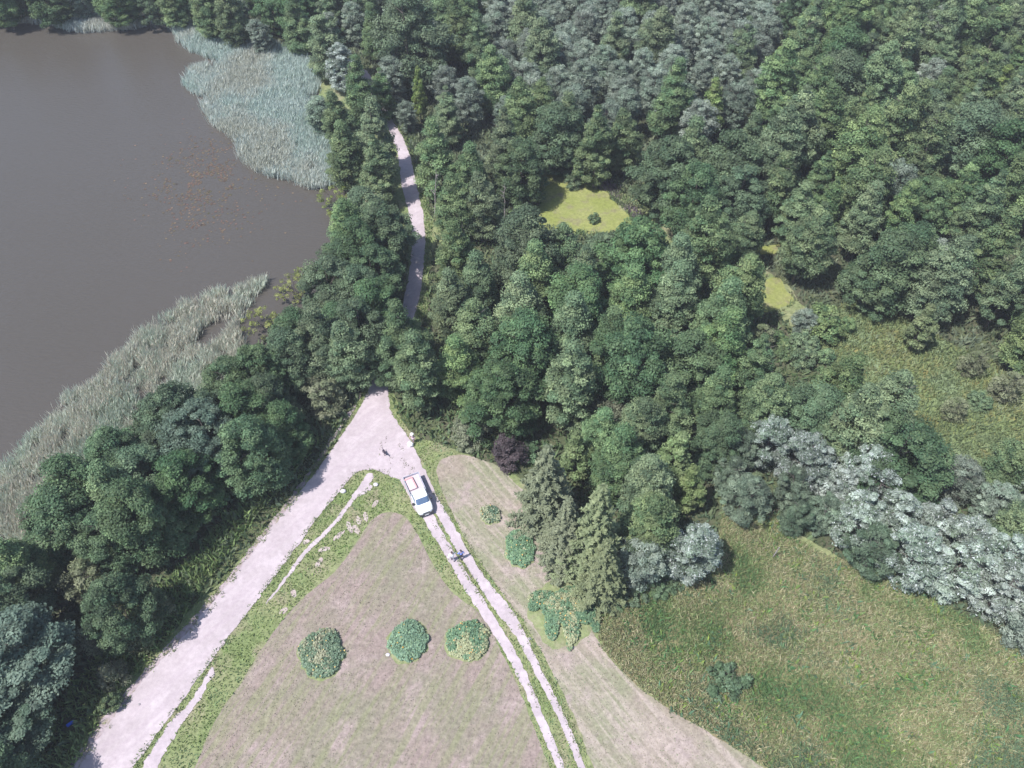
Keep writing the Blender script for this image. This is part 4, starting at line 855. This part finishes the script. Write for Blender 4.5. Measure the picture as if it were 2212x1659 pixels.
# ------------------------------------------------------------------ people, dog
def skin(name, pts, edges, mat, parent, root=0, sub=2):
    me = bpy.data.meshes.new(name); me.from_pydata([p[:3] for p in pts], edges, []); me.update()
    o = link(name, me, mat, parent); md = o.modifiers.new('Skin', 'SKIN'); md.use_smooth_shade = True; md.branch_smoothing = .6
    for i, p in enumerate(pts):
        r = p[3]; me.skin_vertices[0].data[i].radius = (r, r) if not isinstance(r, tuple) else r
    me.skin_vertices[0].data[root].use_root = True
    ss = o.modifiers.new('Sub', 'SUBSURF'); ss.levels = sub; ss.render_levels = sub
    return o
M['skin'] = plain('skin', (.50, .33, .27), .6, 0, .03)
M['hair'] = plain('hair', (.05, .035, .03), .7)
def person(X, Y, zc, face, label, shirt, trousers, hat=None, hair=True, stride=.18, arms=.12, lean=0.0, sleeves=True, loose=1.0):
    x, y = GF(X, Y, zc); t = empty('person', (x, y, .05), face); tag(t, label, 'person')
    P = {'pel': (0, 0, .95), 'abd': (.01+lean*.1, 0, 1.10), 'che': (.02+lean*.2, 0, 1.32), 'nek': (.02+lean*.28, 0, 1.49), 'hd0': (.035+lean*.32, 0, 1.58), 'hd1': (.045+lean*.34, 0, 1.67), 'hd2': (.035+lean*.34, 0, 1.735)}
    R_ = {'pel': (.15, .115), 'abd': (.135, .10), 'che': (.15, .11), 'nek': (.058, .058), 'hd0': (.075, .08), 'hd1': (.088, .10), 'hd2': (.06, .07)}
    names = ['pel', 'abd', 'che', 'nek', 'hd0', 'hd1', 'hd2']; E = [(i, i+1) for i in range(6)]
    V = [(*P[k], R_[k]) for k in names]; ix = {k: i for i, k in enumerate(names)}
    def add(k, p, r, par): V.append((*p, r)); ix[k] = len(V)-1; E.append((ix[par], ix[k])); P[k] = p
    for s, n_ in ((-1, 'r'), (1, 'l')):
        f = s*stride
        add('hip'+n_, (f*.1, s*.095, .90), .095, 'pel'); add('kne'+n_, (f*.55+.03, s*.10, .50), .062, 'hip'+n_); add('ank'+n_, (f*1.0-.02, s*.10, .09), .04, 'kne'+n_); add('toe'+n_, (f*1.0+.15, s*.115, .035), .036, 'ank'+n_)
        add('sho'+n_, (P['che'][0], s*.185, 1.42), .062, 'che'); add('elb'+n_, (P['che'][0]-f*.4-.02, s*(.23+arms*.5), 1.15), .042, 'sho'+n_); add('wri'+n_, (P['che'][0]-f*.9+.10, s*(.24+arms), .92), .027, 'elb'+n_)
        w = P['wri'+n_]; add('pal'+n_, (w[0]+.03, w[1], w[2]-.075), (.040, .018), 'wri'+n_)
        for k in range(4):
            L = (.062, .075, .07, .052)[k]; px_ = w[0]+.03+(k-1.5)*.021
            add('f%d%s' % (k, n_), (px_, w[1]+s*.004, w[2]-.115), .009, 'pal'+n_); add('g%d%s' % (k, n_), (px_+.004, w[1]-s*.014, w[2]-.115-L), .0075, 'f%d%s' % (k, n_))
        add('th'+n_, (w[0]+.075, w[1]-s*.012, w[2]-.06), .010, 'pal'+n_); add('ti'+n_, (w[0]+.092, w[1]-s*.02, w[2]-.095), .008, 'th'+n_)
    skin('body', V, E, M['skin'], t)
    # nose, ears, eyes, mouth are joined into one small face mesh
    hx, hz = P['hd1'][0], P['hd1'][2]
    bm = bmesh.new(); bmesh.ops.create_cone(bm, cap_ends=True, segments=6, radius1=.018, radius2=.006, depth=.04, matrix=Matrix.Translation((hx+.10, 0, hz-.015)) @ Matrix.Rotation(math.pi/2, 4, 'Y'))
    for s in (-1, 1):
        g = bmesh.ops.create_uvsphere(bm, u_segments=8, v_segments=6, radius=.028)
        for v in g['verts']: v.co = Vector((v.co.x*.8+hx, v.co.y*.4+s*.092, v.co.z+hz-.01))
    bmo('nose_and_ears', bm, M['skin'], t, smooth=True)
    bm = bmesh.new()
    for s in (-1, 1):
        g = bmesh.ops.create_uvsphere(bm, u_segments=8, v_segments=6, radius=.012, matrix=Matrix.Translation((hx+.088, s*.033, hz+.005)))
    box(bm, hx+.082, hx+.094, -.022, .022, hz-.058, hz-.050)
    bmo('eyes_and_mouth', bm, M['hair'], t)
    k_ = loose
    SV_ = [(P['pel'][0], 0, .93, (.165*k_, .13*k_)), (*P['abd'], (.155*k_, .125*k_)), (*P['che'], (.172*k_, .135*k_)), (P['nek'][0], 0, 1.46, (.085, .075))]; SE = [(0, 1), (1, 2), (2, 3)]
    for n_ in ('r', 'l'):
        a = len(SV_); p = P['sho'+n_]; SV_.append((*p, .08)); SE.append((2, a)); e = P['elb'+n_]; SV_.append((*e, .062)); SE.append((a, a+1))
        if sleeves: w = P['wri'+n_]; SV_.append((e[0]*.3+w[0]*.7, e[1]*.3+w[1]*.7, e[2]*.3+w[2]*.7, .045)); SE.append((a+1, a+2))
    skin('shirt', SV_, SE, shirt, t)
    TV = [(0, 0, .96, (.16, .13))]; TE = []
    for n_ in ('r', 'l'):
        a = len(TV); TV.append((*P['hip'+n_], .115)); TE.append((0, a)); TV.append((*P['kne'+n_], .082)); TE.append((a, a+1)); p = P['ank'+n_]; TV.append((p[0], p[1], p[2]+.05, .062)); TE.append((a+1, a+2))
    skin('trousers', TV, TE, trousers, t)
    for n_ in ('r', 'l'):
        a, b_ = P['ank'+n_], P['toe'+n_]; skin('shoe', [(a[0]-.06, a[1], .045, .05), (a[0]+.03, a[1], .05, .052), (b_[0]+.02, b_[1], .035, .045)], [(0, 1), (1, 2)], M['black_plastic'], t)
    h = P['hd2']
    if hair or hat:
        bm = bmesh.new(); g = bmesh.ops.create_uvsphere(bm, u_segments=16, v_segments=10, radius=.125)
        for v in g['verts']:
            v.co = Vector((v.co.x*1.0+h[0]-.012, v.co.y*.92, max(v.co.z, -.05 if v.co.x > 0 else -.09)+h[2]-.045))
        if hat:
            g = bmesh.ops.create_cone(bm, cap_ends=True, segments=24, radius1=.21, radius2=.19, depth=.015, matrix=Matrix.Translation((h[0], 0, h[2]-.03)))
        bmo('sun_hat' if hat else 'hair', bm, hat or M['hair'], t, smooth=True)
    return t
M['white_cloth'] = plain('white_cloth', (.86, .87, .90), .8, 0, .02)
M['blue_cloth'] = plain('blue_cloth', (.20, .30, .80), .8, 0, .05)
M['pink_cloth'] = plain('dusty_pink_cloth', (.50, .38, .42), .8, 0, .05)
M['dark_cloth'] = plain('dark_cloth', (.06, .055, .08), .8, 0, .1)
M['grey_cloth'] = plain('grey_cloth', (.36, .34, .40), .8, 0, .05)
tdir = math.radians(108)
person(1271.5, 1563, 1.05, tdir, 'person in a loose white shirt walking on the wheel rut below the truck', M['white_cloth'], M['grey_cloth'], loose=1.7, arms=.30)
person(1297, 1558, 1.05, tdir+.1, 'person in a blue top walking beside the one in white', M['blue_cloth'], M['dark_cloth'], stride=-.16, arms=.1, loose=1.25)
person(1158.5, 1221, 1.68, math.radians(-110), 'person in dusty pink clothes and a white hat at the edge of the junction', M['pink_cloth'], M['pink_cloth'], hat=M['white_cloth'], stride=.04)
# white sack at the person's feet
def sack():
    x, y = GF(1154, 1250, .25); bm = bmesh.new(); bmesh.ops.create_icosphere(bm, subdivisions=4, radius=1)
    for v in bm.verts:
        n_ = float(vnoise(v.co.x*2+v.co.z, v.co.y*2, 1.2, 4))-.5; k = 1+n_*.5; p = v.co*k
        v.co = Vector((p.x*.36, p.y*.30, max(p.z*.34+.26, 0) if p.z < .6 else p.z*.34+.26))
    s = bmo('sack', bm, M['white_cloth'], None, smooth=True); s.location = (x, y, .045); tag(s, 'full white sack on the ground at the feet of the person in pink', 'sack')
    bm = bmesh.new(); bmesh.ops.create_cone(bm, cap_ends=True, segments=12, radius1=.05, radius2=.11, depth=.14, matrix=Matrix.Translation((0, .05, .62)))
    nk = bmo('tied_neck', bm, M['white_cloth'], s, smooth=True)
sack()
def dog():
    x, y = GF(1081, 1273, .35); t = empty('dog', (x, y, .05), math.radians(-62)); tag(t, 'black dog standing on the gravel of the junction', 'dog')
    V = [(-.26, 0, .50, (.10, .10)), (-.05, 0, .50, (.105, .11)), (.18, 0, .50, (.125, .15)), (.32, 0, .60, .085), (.42, 0, .72, .085), (.52, 0, .70, .06), (.63, 0, .665, .035), (-.36, 0, .53, .035), (-.50, 0, .62, .025), (-.60, .03, .73, .015)]
    E = [(0, 1), (1, 2), (2, 3), (3, 4), (4, 5), (5, 6), (0, 7), (7, 8), (8, 9)]
    for s in (-1, 1):
        a = len(V); V += [(-.27, s*.09, .42, .075), (-.20, s*.10, .30, .05), (-.33, s*.10, .17, .026), (-.30, s*.10, .035, .026), (-.24, s*.10, .025, .026)]; E += [(0, a), (a, a+1), (a+1, a+2), (a+2, a+3), (a+3, a+4)]
        a = len(V); V += [(.20, s*.09, .38, .06), (.18, s*.095, .27, .04), (.21, s*.095, .14, .025), (.21, s*.095, .035, .024), (.26, s*.095, .025, .025)]; E += [(2, a), (a, a+1), (a+1, a+2), (a+2, a+3), (a+3, a+4)]
    M['dog_fur'] = plain('black_fur', (.03, .022, .045), .7, 0, .2, 20)
    skin('body', V, E, M['dog_fur'], t)
    for s in (-1, 1):
        skin('ear', [(.41, s*.06, .79, .03), (.39, s*.10, .80, .028), (.41, s*.115, .73, .015)], [(0, 1), (1, 2)], M['dog_fur'], t, sub=1)
dog()

# ------------------------------------------------------------------ small things
def canister():
    x, y = G(152, 1563, .15); bm = bmesh.new(); box(bm, -.34, .34, -.13, .13, 0, .24)
    r = bmo('plastic_canister', bm, M['blue_plastic'], None, bevel=.05); r.location = (x, y, .03); r.rotation_euler = (0, 0, math.radians(42))
    tag(r, 'bright blue plastic canister lying in dark shade beside the lower left trees', 'canister')
    bm = bmesh.new(); bmesh.ops.create_cone(bm, cap_ends=True, segments=12, radius1=.045, radius2=.04, depth=.05, matrix=Matrix.Translation((.36, .05, .12)) @ Matrix.Rotation(math.pi/2, 4, 'Y')); bmo('cap', bm, M['blue_plastic'], r)
canister()
def dead_tree(X, Y, h, rot, label, seed):
    x, y = G(X, Y); o = link('dead_tree', trunk_mesh('dead_tree', seed, h, h*.45, .13, 6, 1.3), M['pale_bark']); o.location = (x, y, 0); o.rotation_euler = (.05, 0, rot); tag(o, label, 'dead tree')
dead_tree(1731, 545, 7.5, .4, 'pale bare trunk at the dark edge of the wood above the small pools', 51)
dead_tree(940, 470, 8.5, 2.0, 'thin pale trunk leaning beside the upper road, left of the duckweed pond', 52)
dead_tree(1090, 470, 6.5, 1.0, 'bare pale trunk at the lower left shore of the duckweed pond', 53)
def stone(X, Y, s, label, mat):
    x, y = G(X, Y); bm = bmesh.new(); bmesh.ops.create_icosphere(bm, subdivisions=3, radius=1)
    sd_ = int(X*7+Y) % 97
    for v in bm.verts:
        k = .8+.5*float(vnoise(v.co.x+v.co.z, v.co.y-v.co.z, 1.5, sd_)); v.co = Vector((v.co.x*k*s, v.co.y*k*s*.8, v.co.z*k*s*.6+s*.3))
    o = bmo('stone', bm, mat, None, smooth=True); o.location = (x, y, .02); tag(o, label, 'stone')
M['stone'] = plain('pale_stone', (.55, .52, .55), .9, 0, .1, 6); M['grey_stone'] = plain('grey_stone', (.30, .28, .29), .9, 0, .1, 6)
stone(838, 1415, .20, 'pale stone lying beside the middle squash bed', M['stone'])
stone(878, 1424, .16, 'grey stone at the lower edge of the middle squash bed', M['grey_stone'])
stone(301, 1522, .12, 'small dark stone on the gravel road near the bottom left', M['grey_stone'])
stone(1144, 1380, .16, 'grey stone between the wheel ruts where they pinch together', M['grey_stone'])
stone(742, 1062, .3, 'pale boulder at the grassy corner where footpath meets road', M['stone'])
stone(812, 1048, .28, 'pale flat rock beside the head of the footpath', M['stone'])
def post(X, Y, h, r_, label, mat, tilt=.05):
    x, y = G(X, Y); V, F = tube([(0, 0, -.1), (tilt*h*.5, 0, h*.5), (tilt*h, .02, h)], [r_, r_*.95, r_*.8], 8)
    o = link('post', np_mesh('post', np.array(V), np.array(F), smooth=True), mat); o.location = (x, y, 0)
    bm = bmesh.new(); bmesh.ops.create_cone(bm, cap_ends=True, segments=8, radius1=r_*1.15, radius2=r_*.9, depth=.06, matrix=Matrix.Translation((tilt*h, .02, h))); bmo('post_top', bm, mat, o)
    tag(o, label, 'post')
post(1249, 1252, .9, .11, 'short white post at the tip of the spruces above the squash patch', M['white_cloth'])
post(1668, 1205, 2.2, .06, 'thin grey stake standing at the top corner of the rough meadow', M['pale_bark'], .08)
